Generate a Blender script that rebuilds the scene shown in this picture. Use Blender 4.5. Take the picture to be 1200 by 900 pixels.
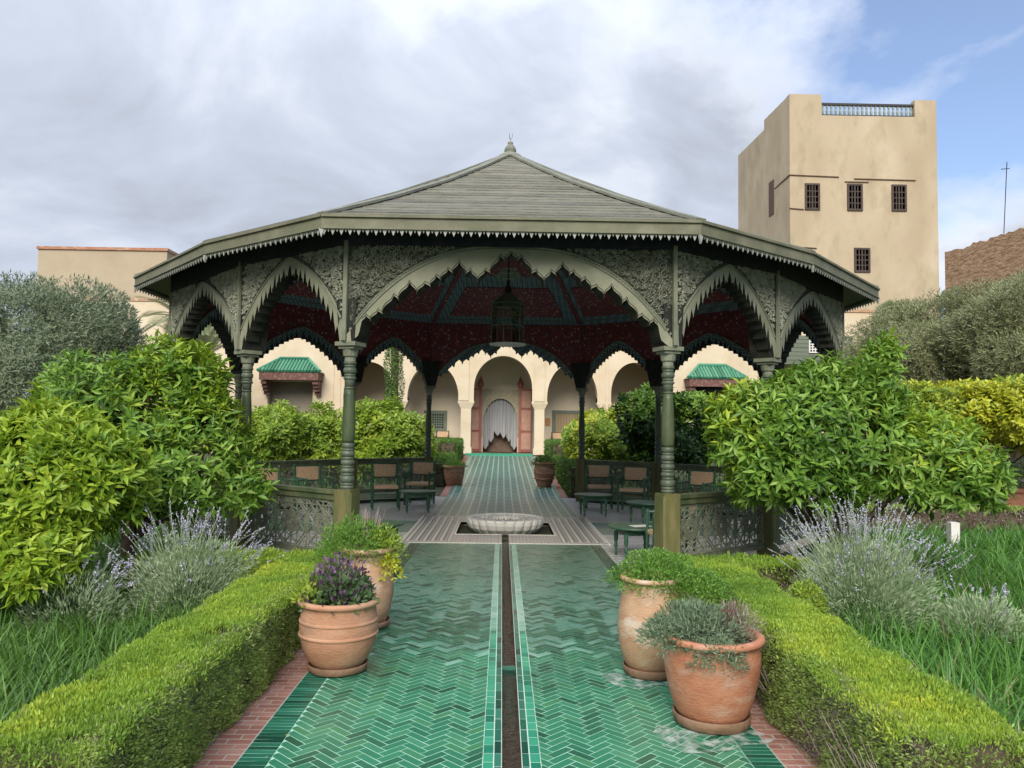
import bpy, math, random
import numpy as np
from mathutils import Vector, Matrix
random.seed(7); rng = np.random.default_rng(7)
for o in list(bpy.data.objects): bpy.data.objects.remove(o)
S = bpy.context.scene; COL = S.collection
# ------------------------------------------------------------------ camera
F = 910.0
pitch = math.atan(50/F); yaw = math.atan(11/F); roll = math.radians(0.8)
CAM = Vector((-.07, 0, 1.6))
cf = Vector((math.sin(yaw)*math.cos(pitch), math.cos(yaw)*math.cos(pitch), math.sin(pitch)))
r0 = cf.cross(Vector((0,0,1))).normalized(); u0 = r0.cross(cf)
cr = r0*math.cos(roll)+u0*math.sin(roll); cu = -r0*math.sin(roll)+u0*math.cos(roll)
cd = bpy.data.cameras.new('camera'); cam = bpy.data.objects.new('camera', cd); COL.objects.link(cam)
cd.sensor_width = 36; cd.lens = F/1200*36; cd.clip_end = 3000; cd.clip_start = .05
cam.matrix_world = Matrix(((cr.x,cu.x,-cf.x,CAM.x),(cr.y,cu.y,-cf.y,CAM.y),(cr.z,cu.z,-cf.z,CAM.z),(0,0,0,1)))
S.camera = cam
def at(px, py, Y):
    "point seen at a pixel of the photograph, at real depth Y"
    d = cf*F + cr*(px-600) - cu*(py-450)
    return CAM + d*(Y/d.y)
# ------------------------------------------------------------------ light
SUN_EL, SUN_AZ = math.radians(34), math.radians(186)    # azimuth clockwise from +Y
w = bpy.data.worlds.new('World'); S.world = w; w.use_nodes = True
def world():
    nt = w.node_tree; nt.nodes.clear(); N = nt.nodes.new; L = nt.links.new
    out = N('ShaderNodeOutputWorld'); bg = N('ShaderNodeBackground'); L(bg.outputs[0], out.inputs[0])
    sky = N('ShaderNodeTexSky'); sky.sky_type = 'NISHITA'; sky.sun_disc = False
    sky.sun_elevation = SUN_EL; sky.sun_rotation = SUN_AZ; sky.dust_density = 1.0
    bg.inputs[1].default_value = 0.12
    tc = N('ShaderNodeTexCoord'); sep = N('ShaderNodeSeparateXYZ'); L(tc.outputs['Generated'], sep.inputs[0])
    def m(op, a, b=None, c=None):
        n = N('ShaderNodeMath'); n.operation = op
        for i, v in enumerate((a, b, c)):
            if v is None: continue
            if isinstance(v, (int, float)): n.inputs[i].default_value = v
            else: L(v, n.inputs[i])
        return n.outputs[0]
    zz = m('ADD', m('MAXIMUM', sep.outputs[2], 0), .34)
    cx = m('DIVIDE', sep.outputs[0], zz); cy = m('DIVIDE', sep.outputs[1], zz)
    cb = N('ShaderNodeCombineXYZ'); L(cx, cb.inputs[0]); L(cy, cb.inputs[1])
    def noise(sc, det, off, rough=.55, dist=0.0):
        mp = N('ShaderNodeMapping'); mp.inputs[1].default_value = off; L(cb.outputs[0], mp.inputs[0])
        n = N('ShaderNodeTexNoise'); n.inputs['Scale'].default_value = sc; n.inputs['Detail'].default_value = det
        n.inputs['Roughness'].default_value = rough; n.inputs['Distortion'].default_value = dist
        L(mp.outputs[0], n.inputs['Vector']); return n.outputs[0]
    def ramp(v, pts):
        r = N('ShaderNodeValToRGB'); L(v, r.inputs[0]); e = r.color_ramp.elements
        e[0].position, e[0].color = pts[0][0], (*pts[0][1], 1); e[1].position, e[1].color = pts[-1][0], (*pts[-1][1], 1)
        for p, c in pts[1:-1]:
            x = e.new(p); x.color = (*c, 1)
        return r.outputs[0]
    n1 = noise(1.5, 8, (5.1, 0.7, 2), .55, .3); n2 = noise(2.4, 8, (8.3, 2.2, 4), .55, .35)
    # gaps of blue open towards +X; the deck is closed towards -X
    gap = m('ADD', m('ADD', m('MULTIPLY', cx, .50), m('MULTIPLY', m('SUBTRACT', sep.outputs[2], .40), 1.1)), m('MULTIPLY', m('SUBTRACT', n1, .5), 2.0))
    gapf = ramp(gap, [(.20, (0,0,0)), (.46, (1,1,1))])
    g = 1/0.12
    dark = (.27*g, .295*g, .35*g); mid = (.345*g, .38*g, .45*g); lite = (.47*g, .50*g, .555*g)
    cloud = ramp(n2, [(.32, dark), (.50, mid), (.67, lite)])
    # a second deck, whiter where it thins out
    edge = ramp(gap, [(0.10, (0,0,0)), (.30, (1,1,1))])
    mx0 = N('ShaderNodeMix'); mx0.data_type = 'RGBA'; L(m('MULTIPLY', edge, .6), mx0.inputs[0]); L(cloud, mx0.inputs[6]); mx0.inputs[7].default_value = (.60*g, .62*g, .67*g, 1)
    # overcast skies are brighter overhead
    up = m('ADD', .93, m('MULTIPLY', m('POWER', m('MAXIMUM', sep.outputs[2], 0), 5.0), 8.0))
    mul = N('ShaderNodeMix'); mul.data_type = 'RGBA'; mul.blend_type = 'MULTIPLY'; mul.inputs[0].default_value = 1
    L(mx0.outputs[2], mul.inputs[6]); cc = N('ShaderNodeCombineXYZ')
    for i in range(3): L(up, cc.inputs[i])
    L(cc.outputs[0], mul.inputs[7])
    sk = N('ShaderNodeMix'); sk.data_type = 'RGBA'; sk.blend_type = 'MULTIPLY'; sk.inputs[0].default_value = 1
    L(sky.outputs[0], sk.inputs[6]); sk.inputs[7].default_value = (.74, .76, .84, 1)
    mx = N('ShaderNodeMix'); mx.data_type = 'RGBA'; L(m('MULTIPLY', gapf, .92), mx.inputs[0]); L(mul.outputs[2], mx.inputs[6]); L(sk.outputs[2], mx.inputs[7])
    L(mx.outputs[2], bg.inputs[0])
world()
sd = bpy.data.lights.new('sun', 'SUN'); sd.energy = 2.1; sd.angle = math.radians(30); sd.color = (1, .95, .86)
sun = bpy.data.objects.new('sun', sd); COL.objects.link(sun)
sdir = Vector((math.sin(SUN_AZ)*math.cos(SUN_EL), math.cos(SUN_AZ)*math.cos(SUN_EL), math.sin(SUN_EL)))
sun.rotation_euler = sdir.to_track_quat('Z', 'Y').to_euler()
S.view_settings.view_transform = 'Standard'; S.view_settings.look = 'None'
S.view_settings.exposure = 0.95; S.view_settings.gamma = 1
S.render.resolution_x, S.render.resolution_y = 1024, 768
S.cycles.max_bounces = 6; S.cycles.transparent_max_bounces = 12
# ------------------------------------------------------------------ materials
def mat(name, cols, scale=4, rough=.8, bump=.0, bscale=40, src='noise', detail=6, spec=.3, trans=0, obj=False,
        vor=0, cols2=None, scale2=1, coat=0, metal=0, stretch=None, mixn=.5, streak=0, islands=0, fine=0):
    """procedural surface: colour ramp over noise (src noise), over each piece (src piece) or both."""
    m = bpy.data.materials.new(name); m.use_nodes = True; nt = m.node_tree; N = nt.nodes.new; L = nt.links.new
    b = nt.nodes['Principled BSDF']; out = nt.nodes['Material Output']
    tc = N('ShaderNodeTexCoord'); geo = N('ShaderNodeNewGeometry'); oi = N('ShaderNodeObjectInfo')
    vec = geo.outputs['Position'] if not obj else tc.outputs['Object']
    if stretch:
        mp = N('ShaderNodeMapping'); mp.inputs['Scale'].default_value = stretch; L(vec, mp.inputs[0]); vec2 = mp.outputs[0]
    else: vec2 = vec
    n = N('ShaderNodeTexNoise'); n.inputs['Scale'].default_value = scale; n.inputs['Detail'].default_value = detail
    n.inputs['Roughness'].default_value = .6; L(vec2, n.inputs['Vector'])
    fr = N('ShaderNodeMath'); fr.operation = 'ADD'; L(geo.outputs['Random Per Island'], fr.inputs[0]); L(oi.outputs['Random'], fr.inputs[1])
    fc = N('ShaderNodeMath'); fc.operation = 'FRACT'; L(fr.outputs[0], fc.inputs[0])
    st = N('ShaderNodeMapRange'); st.inputs[1].default_value = .3; st.inputs[2].default_value = .7; L(n.outputs[0], st.inputs[0])
    if src == 'noise': fac = st.outputs[0]
    elif src == 'piece': fac = fc.outputs[0]
    else:
        mm = N('ShaderNodeMix'); mm.data_type = 'FLOAT'; mm.inputs[0].default_value = mixn
        L(st.outputs[0], mm.inputs[2]); L(fc.outputs[0], mm.inputs[3]); fac = mm.outputs[0]
    r = N('ShaderNodeValToRGB'); e = r.color_ramp.elements
    k = len(cols)
    e[0].position = 0; e[0].color = (*cols[0], 1); e[1].position = 1; e[1].color = (*cols[-1], 1)
    for i in range(1, k-1):
        x = e.new(i/(k-1)); x.color = (*cols[i], 1)
    L(fac, r.inputs[0]); colr = r.outputs[0]
    if cols2:   # broad stains
        n2 = N('ShaderNodeTexNoise'); n2.inputs['Scale'].default_value = scale2; n2.inputs['Detail'].default_value = 8; n2.inputs['Roughness'].default_value = .65
        L(vec2 if streak else vec, n2.inputs['Vector'])
        r2 = N('ShaderNodeMapRange'); r2.inputs[1].default_value = .5; r2.inputs[2].default_value = .68; L(n2.outputs[0], r2.inputs[0])
        mx = N('ShaderNodeMix'); mx.data_type = 'RGBA'; ml = N('ShaderNodeMath'); ml.operation = 'MULTIPLY'; ml.inputs[1].default_value = cols2[1]
        L(r2.outputs[0], ml.inputs[0]); L(ml.outputs[0], mx.inputs[0]); L(colr, mx.inputs[6]); mx.inputs[7].default_value = (*cols2[0], 1); colr = mx.outputs[2]
    L(colr, b.inputs['Base Color']); b.inputs['Roughness'].default_value = rough; b.inputs['Metallic'].default_value = metal
    b.inputs['Specular IOR Level'].default_value = spec
    if coat: b.inputs['Coat Weight'].default_value = coat; b.inputs['Coat Roughness'].default_value = .12
    if bump:
        nb = N('ShaderNodeTexNoise'); nb.inputs['Scale'].default_value = bscale; nb.inputs['Detail'].default_value = 5; L(vec2, nb.inputs['Vector'])
        bp = N('ShaderNodeBump'); bp.inputs['Strength'].default_value = bump; bp.inputs['Distance'].default_value = .02; L(nb.outputs[0], bp.inputs['Height']); L(bp.outputs[0], b.inputs['Normal'])
    if trans:
        t = N('ShaderNodeBsdfTranslucent'); hs = N('ShaderNodeHueSaturation'); hs.inputs['Value'].default_value = 1.35; hs.inputs['Hue'].default_value = .485; L(colr, hs.inputs['Color']); L(hs.outputs[0], t.inputs[0])
        ms = N('ShaderNodeMixShader'); ms.inputs[0].default_value = trans; L(b.outputs[0], ms.inputs[1]); L(t.outputs[0], ms.inputs[2]); L(ms.outputs[0], out.inputs[0])
    return m
M = {}
M['wood'] = mat('painted_wood', [(.06,.068,.038),(.10,.11,.065),(.14,.145,.09)], 6, .6, .25, 60, stretch=(1,1,.25), cols2=((.24,.22,.13),.5), scale2=2)
M['woodlight'] = mat('faded_wood', [(.12,.13,.085),(.17,.18,.125),(.23,.235,.165)], 5, .65, .2, 60, cols2=((.15,.15,.09),.6), scale2=3)
M['band'] = mat('arch_band_wood', [(.15,.15,.095),(.20,.20,.135),(.265,.26,.18)], 3, .62, .15, 50, cols2=((.15,.155,.085),.6), scale2=1.6)
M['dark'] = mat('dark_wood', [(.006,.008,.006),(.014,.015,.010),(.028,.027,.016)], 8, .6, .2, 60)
M['fascia'] = mat('fascia_board', [(.10,.10,.06),(.14,.135,.085),(.19,.18,.12)], 3, .65, .15, 40, cols2=((.12,.13,.07),.6), scale2=2)
M['teeth'] = mat('fascia_teeth', [(.26,.26,.22),(.36,.36,.31)], 9, .7)
M['relief'] = mat('carved_vines', [(.21,.215,.155),(.31,.315,.24),(.42,.42,.33)], 12, .55, .3, 90)
M['carveback'] = mat('carving_ground', [(.02,.022,.014),(.06,.063,.042),(.22,.22,.16)], 60, .7, 1.0, 55)
M['board'] = mat('roof_board', [(.06,.058,.042),(.13,.125,.095),(.17,.16,.12),(.26,.24,.19)], 4, .8, .6, 30, src='both', stretch=(.5,3,3), cols2=((.09,.095,.06),.7), scale2=4)
M['hip'] = mat('hip_board', [(.15,.155,.115),(.23,.23,.18)], 4, .75, .3, 30)
M['pillar'] = mat('pillar_wood', [(.04,.058,.028),(.065,.085,.04),(.10,.115,.055)], 5, .42, .15, 50, stretch=(1,1,.3), cols2=((.20,.18,.09),.5), scale2=3)
M['ring'] = mat('pillar_ring', [(.06,.078,.048),(.11,.128,.088)], 8, .4, .1, 60)
M['post'] = mat('pedestal_wood', [(.06,.07,.022),(.10,.105,.034),(.17,.145,.055)], 4, .6, .3, 60, stretch=(2,2,.25), cols2=((.28,.20,.10),.45), scale2=3, streak=1)
M['chair'] = mat('green_paint', [(.022,.06,.032),(.035,.095,.05),(.05,.12,.07)], 9, .4, .1, 60)
M['bolt'] = mat('red_seatwood', [(.3,.16,.1),(.4,.24,.15)], 9, .7)
def nodes(m):
    m.use_nodes = True; nt = m.node_tree
    return nt, nt.nodes.new, nt.links.new, nt.nodes['Principled BSDF']
def mth(nt, op, a, b=None):
    n = nt.nodes.new('ShaderNodeMath'); n.operation = op
    for i, v in enumerate((a, b)):
        if v is None: continue
        if isinstance(v, (int, float)): n.inputs[i].default_value = v
        else: nt.links.new(v, n.inputs[i])
    return n.outputs[0]
def rampn(nt, v, pts, const=False):
    r = nt.nodes.new('ShaderNodeValToRGB'); nt.links.new(v, r.inputs[0]); e = r.color_ramp.elements
    if const: r.color_ramp.interpolation = 'CONSTANT'
    e[0].position, e[0].color = pts[0][0], (*pts[0][1], 1); e[1].position, e[1].color = pts[-1][0], (*pts[-1][1], 1)
    for p, c in pts[1:-1]:
        x = e.new(p); x.color = (*c, 1)
    return r.outputs[0]
def mixc(nt, f, a, b):
    x = nt.nodes.new('ShaderNodeMix'); x.data_type = 'RGBA'
    for i, v in ((0, f), (6, a), (7, b)):
        if isinstance(v, tuple): x.inputs[i].default_value = (*v, 1)
        elif isinstance(v, (int, float)): x.inputs[i].default_value = v
        else: nt.links.new(v, x.inputs[i])
    return x.outputs[2]
def floral(name, base, sc, dots):
    m = bpy.data.materials.new(name); nt, N, L, b = nodes(m)
    tc = N('ShaderNodeTexCoord'); v = N('ShaderNodeTexVoronoi'); v.inputs['Scale'].default_value = sc; L(tc.outputs['Object'], v.inputs['Vector'])
    nz = N('ShaderNodeTexNoise'); nz.inputs['Scale'].default_value = sc*2.2; nz.inputs['Detail'].default_value = 4; L(tc.outputs['Object'], nz.inputs['Vector'])
    d = mth(nt, 'ADD', v.outputs['Distance'], mth(nt, 'MULTIPLY', mth(nt, 'SUBTRACT', nz.outputs[0], .5), .9))
    dot = rampn(nt, d, [(0, (1,1,1)), (.24, (1,1,1)), (.32, (0,0,0))])
    sp = N('ShaderNodeSeparateColor'); L(v.outputs['Color'], sp.inputs[0])
    dc = rampn(nt, sp.outputs[0], [(0, dots[0]), (.3, dots[1]), (.55, dots[2]), (.8, dots[3])], True)
    bg = rampn(nt, nz.outputs[0], [(.35, base[0]), (.6, base[1])])
    c = mixc(nt, mth(nt, 'MULTIPLY', dot, .85), bg, dc)
    L(c, b.inputs['Base Color']); b.inputs['Roughness'].default_value = .6
    return m
M['maroon'] = floral('painted_maroon_wood', [(.11,.018,.028),(.19,.035,.046)], 14, [(.50,.33,.28),(.14,.20,.24),(.42,.12,.10),(.22,.03,.05)])
M['panel'] = floral('painted_red_panel', [(.11,.022,.03),(.20,.042,.05)], 16, [(.66,.42,.36),(.12,.22,.26),(.55,.2,.15),(.30,.05,.06)])
def tealcheck():
    m = bpy.data.materials.new('teal_checker_paint'); nt, N, L, b = nodes(m)
    tc = N('ShaderNodeTexCoord'); c = N('ShaderNodeTexChecker'); c.inputs['Scale'].default_value = 22
    mp = N('ShaderNodeMapping'); mp.inputs['Rotation'].default_value = (.3, .4, .78); L(tc.outputs['Object'], mp.inputs[0]); L(mp.outputs[0], c.inputs['Vector'])
    c.inputs[1].default_value = (.05, .08, .10, 1); c.inputs[2].default_value = (.18, .27, .30, 1)
    L(c.outputs[0], b.inputs['Base Color']); b.inputs['Roughness'].default_value = .6
    return m
M['teal'] = tealcheck()
# tiles and stone
M['tile'] = mat('green_glazed_tile', [(.016,.07,.038),(.028,.11,.06),(.03,.13,.072),(.036,.165,.092),(.04,.18,.102),(.035,.15,.085),(.045,.195,.11),(.04,.175,.096),(.07,.22,.13),(.06,.185,.085)], 3, .28, .12, 25, src='piece', spec=.5, cols2=((.07,.19,.12),.35), scale2=1.3)
M['tilesheen'] = mat('painted_sheen_tile', [(.06,.17,.115),(.12,.28,.195),(.17,.34,.25),(.24,.40,.31),(.14,.31,.22),(.30,.45,.37)], 3, .3, .12, 25, src='both', spec=.5, cols2=((.42,.48,.42),.6), scale2=1.4)  # wet sheen painted into the tile colour as a paler green
M['tiledark'] = mat('dark_green_tile', [(.006,.04,.028),(.015,.09,.055),(.025,.14,.09),(.02,.11,.07),(.04,.18,.12)], 3, .22, .1, 25, src='piece', spec=.5)
M['tilesq'] = mat('bright_green_tile', [(.012,.14,.08),(.03,.24,.14),(.05,.30,.17)], 3, .25, .1, 25, src='piece', spec=.5)
M['grout'] = mat('pale_grout', [(.36,.48,.38),(.50,.61,.50)], 6, .8, .2, 60)
M['brick'] = mat('red_paving_brick', [(.20,.085,.06),(.30,.135,.095),(.37,.20,.15)], 5, .8, .4, 50, src='both', cols2=((.33,.24,.20),.4), scale2=5)
M['mortar'] = mat('brick_mortar', [(.30,.24,.20),(.40,.33,.28)], 8, .9)
M['marble'] = mat('old_marble', [(.52,.50,.43),(.64,.62,.55),(.72,.70,.63)], 3, .45, .15, 30, cols2=((.22,.21,.13),.6), scale2=3)
M['terra'] = mat('terracotta', [(.30,.125,.065),(.37,.165,.09),(.42,.21,.12)], 5, .75, .25, 60, stretch=(1,1,4), cols2=((.50,.38,.28),.75), scale2=2.6, streak=1, obj=True)
M['terra2'] = mat('pale_terracotta', [(.34,.19,.10),(.42,.25,.145),(.46,.31,.19)], 5, .75, .3, 45, stretch=(1,1,2), cols2=((.58,.51,.42),.9), scale2=3.0, streak=1, obj=True)
M['terra3'] = mat('reddish_terracotta', [(.33,.125,.065),(.40,.165,.09),(.43,.20,.115)], 6, .75, .3, 45, stretch=(1,1,2.2), cols2=((.47,.32,.23),.8), scale2=4.5, streak=1, obj=True)
M['terra4'] = mat('stained_terracotta', [(.33,.155,.085),(.42,.215,.125),(.46,.27,.17)], 4, .75, .3, 45, stretch=(1,1,1.8), cols2=((.27,.19,.12),.8), scale2=3.4, streak=1, obj=True)
M['saucer'] = mat('weathered_saucer_clay', [(.14,.085,.05),(.24,.14,.085),(.33,.19,.12)], 6, .7, .4, 30, cols2=((.12,.11,.07),.7), scale2=6)
M['soil'] = mat('potting_soil', [(.025,.018,.012),(.06,.042,.03)], 30, .95, .6, 60)
M['ground'] = mat('garden_soil', [(.03,.04,.015),(.05,.06,.025),(.07,.055,.035)], 3, .95, .5, 30)
M['plaster'] = mat('cream_plaster', [(.52,.42,.285),(.59,.49,.345),(.64,.545,.40)], 1.1, .9, .12, 14, cols2=((.50,.34,.19),.35), scale2=.6)
M['plasterin'] = mat('inner_plaster', [(.58,.49,.36),(.65,.56,.42)], 1.2, .9, .1, 12)
M['tower'] = mat('tower_plaster', [(.36,.285,.185),(.44,.355,.235),(.51,.42,.295)], 1.2, .92, .5, 9, cols2=((.27,.195,.115),.55), scale2=.6, detail=10, stretch=(1,1,.5), streak=1)
M['leftwall'] = mat('ochre_plaster', [(.37,.295,.20),(.44,.36,.25)], .6, .92, .15, 8)
M['stucco'] = mat('carved_stucco', [(.28,.25,.17),(.52,.48,.36)], 30, .85, .8, 30)
M['reddoor'] = mat('red_painted_door', [(.24,.075,.06),(.33,.12,.095)], 4, .6, .15, 30)
M['doorpanel'] = mat('faded_door_panel', [(.36,.19,.13),(.46,.28,.20)], 6, .7, .2, 30)
M['curtain'] = mat('white_curtain', [(.30,.30,.31),(.46,.46,.46)], 2, .9, stretch=(9,9,.4), trans=.15)
M['glassdark'] = mat('dark_window_glass', [(.012,.012,.012),(.03,.03,.03)], 2, .15, spec=.5)
M['brown'] = mat('brown_frame_wood', [(.07,.035,.02),(.12,.06,.035)], 9, .6)
M['shutter'] = mat('grey_green_planks', [(.10,.12,.085),(.16,.18,.13)], 3, .7, .2, 20, src='both', stretch=(.4,1,3))
M['greyframe'] = mat('grey_green_frame', [(.12,.15,.11),(.17,.20,.15)], 3, .7)
M['awnbeam'] = mat('dark_red_beam', [(.10,.04,.03),(.17,.08,.06)], 5, .7, cols2=((.5,.45,.4),.3), scale2=9)
M['rooftile'] = mat('green_roof_tile', [(.03,.14,.085),(.05,.22,.13),(.09,.27,.17)], 3, .35, src='piece', spec=.5)
M['iron'] = mat('iron', [(.02,.02,.02),(.05,.048,.045)], 9, .5)
M['brass'] = mat('verdigris_metal', [(.12,.17,.13),(.24,.27,.20)], 12, .5)
M['greywood'] = mat('balustrade_wood', [(.20,.24,.21),(.27,.31,.28)], 5, .6)
M['bark'] = mat('bark', [(.06,.045,.03),(.12,.09,.06)], 10, .9, .6, 30)
M['plaque'] = mat('orange_plaque', [(.42,.22,.08),(.5,.27,.1)], 5, .6)
M['dimwood'] = mat('dim_brown_wood', [(.10,.065,.045),(.17,.115,.08)], 6, .7)
M['plankwood'] = mat('pale_plank', [(.28,.20,.11),(.38,.28,.16)], 6, .7, src='both', stretch=(3,3,.4))
M['eaveshade'] = mat('painted_eave_shade', [(.008,.012,.018),(.016,.02,.028),(.03,.03,.03)], 12, .7)  # near-black colour for the painted shadow under the eave
M['brasslight'] = mat('pale_verdigris', [(.30,.38,.30),(.42,.48,.38)], 12, .5)
M['towerframe'] = mat('dark_window_wood', [(.045,.03,.024),(.08,.055,.042)], 9, .6)
M['towerglass'] = mat('grey_window_glass', [(.04,.04,.045),(.10,.10,.10)], 4, .2, spec=.5)
M['white'] = mat('white_post', [(.6,.58,.52),(.7,.68,.62)], 5, .7)
def weave():
    m = bpy.data.materials.new('woven_rush'); nt, N, L, b = nodes(m)
    tc = N('ShaderNodeTexCoord'); br = N('ShaderNodeTexBrick'); br.inputs['Scale'].default_value = 18; br.offset = .5
    mp = N('ShaderNodeMapping'); mp.inputs['Rotation'].default_value = (math.radians(75), 0, 0); L(tc.outputs['Object'], mp.inputs[0]); L(mp.outputs[0], br.inputs['Vector'])
    br.inputs['Color1'].default_value = (.90,.64,.38,1); br.inputs['Color2'].default_value = (.76,.50,.28,1); br.inputs['Mortar'].default_value = (.15,.08,.05,1)
    br.inputs['Mortar Size'].default_value = .05; br.inputs['Brick Width'].default_value = .9
    L(br.outputs[0], b.inputs['Base Color']); b.inputs['Roughness'].default_value = .8
    return m
M['rush'] = weave()
def zigzag():
    "white and dark chevron mosaic floor"
    m = bpy.data.materials.new('chevron_mosaic'); nt, N, L, b = nodes(m)
    geo = N('ShaderNodeNewGeometry'); s = N('ShaderNodeSeparateXYZ'); L(geo.outputs['Position'], s.inputs[0])
    tri = mth(nt, 'PINGPONG', s.outputs[0], .05)
    v = mth(nt, 'FRACT', mth(nt, 'DIVIDE', mth(nt, 'ADD', s.outputs[1], tri), .13))
    nz = N('ShaderNodeTexNoise'); nz.inputs['Scale'].default_value = 1.5; nz.inputs['Detail'].default_value = 6; L(geo.outputs['Position'], nz.inputs['Vector'])
    c = rampn(nt, v, [(0, (.70,.69,.66)), (.5, (.70,.69,.66)), (.55, (.045,.05,.055)), (.95, (.06,.06,.065))])
    c = mixc(nt, mth(nt, 'MULTIPLY', nz.outputs[0], .5), c, (.26,.26,.25))
    L(c, b.inputs['Base Color']); b.inputs['Roughness'].default_value = .32
    return m
M['zig'] = zigzag()
def mosaic(name, sx, sy, mode):
    m = bpy.data.materials.new(name); nt, N, L, b = nodes(m)
    geo = N('ShaderNodeNewGeometry'); s = N('ShaderNodeSeparateXYZ'); L(geo.outputs['Position'], s.inputs[0])
    fx = mth(nt, 'FRACT', mth(nt, 'DIVIDE', s.outputs[0], sx)); fy = mth(nt, 'FRACT', mth(nt, 'DIVIDE', s.outputs[1], sy))
    if mode == 'stripe':
        a = rampn(nt, fx, [(0,(.56,.53,.48)),(.30,(.56,.53,.48)),(.34,(.05,.05,.055)),(.62,(.05,.05,.055)),(.66,(.34,.30,.26)),(.8,(.34,.30,.26)),(.84,(.07,.09,.09))])
        bb = rampn(nt, fy, [(0,(1,1,1)),(.7,(1,1,1)),(.78,(0,0,0))])
        c = mixc(nt, bb, (.38,.36,.33), a)
    else:
        u = mth(nt, 'ABSOLUTE', mth(nt, 'SUBTRACT', fx, .5)); v = mth(nt, 'ABSOLUTE', mth(nt, 'SUBTRACT', fy, .5))
        c = rampn(nt, mth(nt, 'ADD', u, v), [(0,(.07,.08,.09)),(.26,(.07,.08,.09)),(.30,(.45,.43,.40)),(.62,(.45,.43,.40)),(.66,(.22,.12,.08))])
    L(c, b.inputs['Base Color']); b.inputs['Roughness'].default_value = .35
    return m
M['stripe'] = mosaic('striped_mosaic', .115, .06, 'stripe'); M['check'] = mosaic('diamond_mosaic', .10, .10, 'check')
def gridtile(name, c1, c2, mo, sc, w, h, off, rough=.3, ms=.03):
    m = bpy.data.materials.new(name); nt, N, L, b = nodes(m)
    geo = N('ShaderNodeNewGeometry'); br = N('ShaderNodeTexBrick'); br.inputs['Scale'].default_value = sc; br.offset = off
    mp = N('ShaderNodeMapping'); mp.inputs['Rotation'].default_value = (0,0,math.radians(90)); L(geo.outputs['Position'], mp.inputs[0]); L(mp.outputs[0], br.inputs['Vector'])
    br.inputs['Color1'].default_value = (*c1,1); br.inputs['Color2'].default_value = (*c2,1); br.inputs['Mortar'].default_value = (*mo,1)
    br.inputs['Mortar Size'].default_value = ms; br.inputs['Brick Width'].default_value = w; br.inputs['Row Height'].default_value = h; br.inputs['Mortar Smooth'].default_value = 0
    nz = N('ShaderNodeTexNoise'); nz.inputs['Scale'].default_value = 2; nz.inputs['Detail'].default_value = 6; L(geo.outputs['Position'], nz.inputs['Vector'])
    c = mixc(nt, mth(nt, 'MULTIPLY', nz.outputs[0], .45), br.outputs[0], (.12,.17,.14))
    L(c, b.inputs['Base Color']); b.inputs['Roughness'].default_value = rough
    return m
M['farpath'] = gridtile('far_path_tile', (.045,.14,.095), (.07,.19,.13), (.34,.40,.32), 1, .7, .17, .5, ms=.018, rough=.35)
M['crosspath'] = gridtile('cross_path_tile', (.03,.10,.07), (.05,.14,.10), (.16,.22,.18), 1, .15, .05, .5, ms=.006)
def brickwall():
    m = bpy.data.materials.new('rough_earth_brick'); nt, N, L, b = nodes(m)
    tc = N('ShaderNodeTexCoord'); n = N('ShaderNodeTexNoise'); n.inputs['Scale'].default_value = 5; n.inputs['Detail'].default_value = 8; n.inputs['Roughness'].default_value = .7
    mp = N('ShaderNodeMapping'); mp.inputs['Scale'].default_value = (.6,.6,1.8); L(tc.outputs['Object'], mp.inputs[0]); L(mp.outputs[0], n.inputs['Vector'])
    c = rampn(nt, n.outputs[0], [(.3,(.16,.09,.05)),(.5,(.37,.22,.12)),(.68,(.52,.35,.22))])
    L(c, b.inputs['Base Color']); b.inputs['Roughness'].default_value = .95
    bp = N('ShaderNodeBump'); bp.inputs['Distance'].default_value = .12; L(n.outputs[0], bp.inputs['Height']); L(bp.outputs[0], b.inputs['Normal'])
    return m
M['rubble'] = brickwall()
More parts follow.
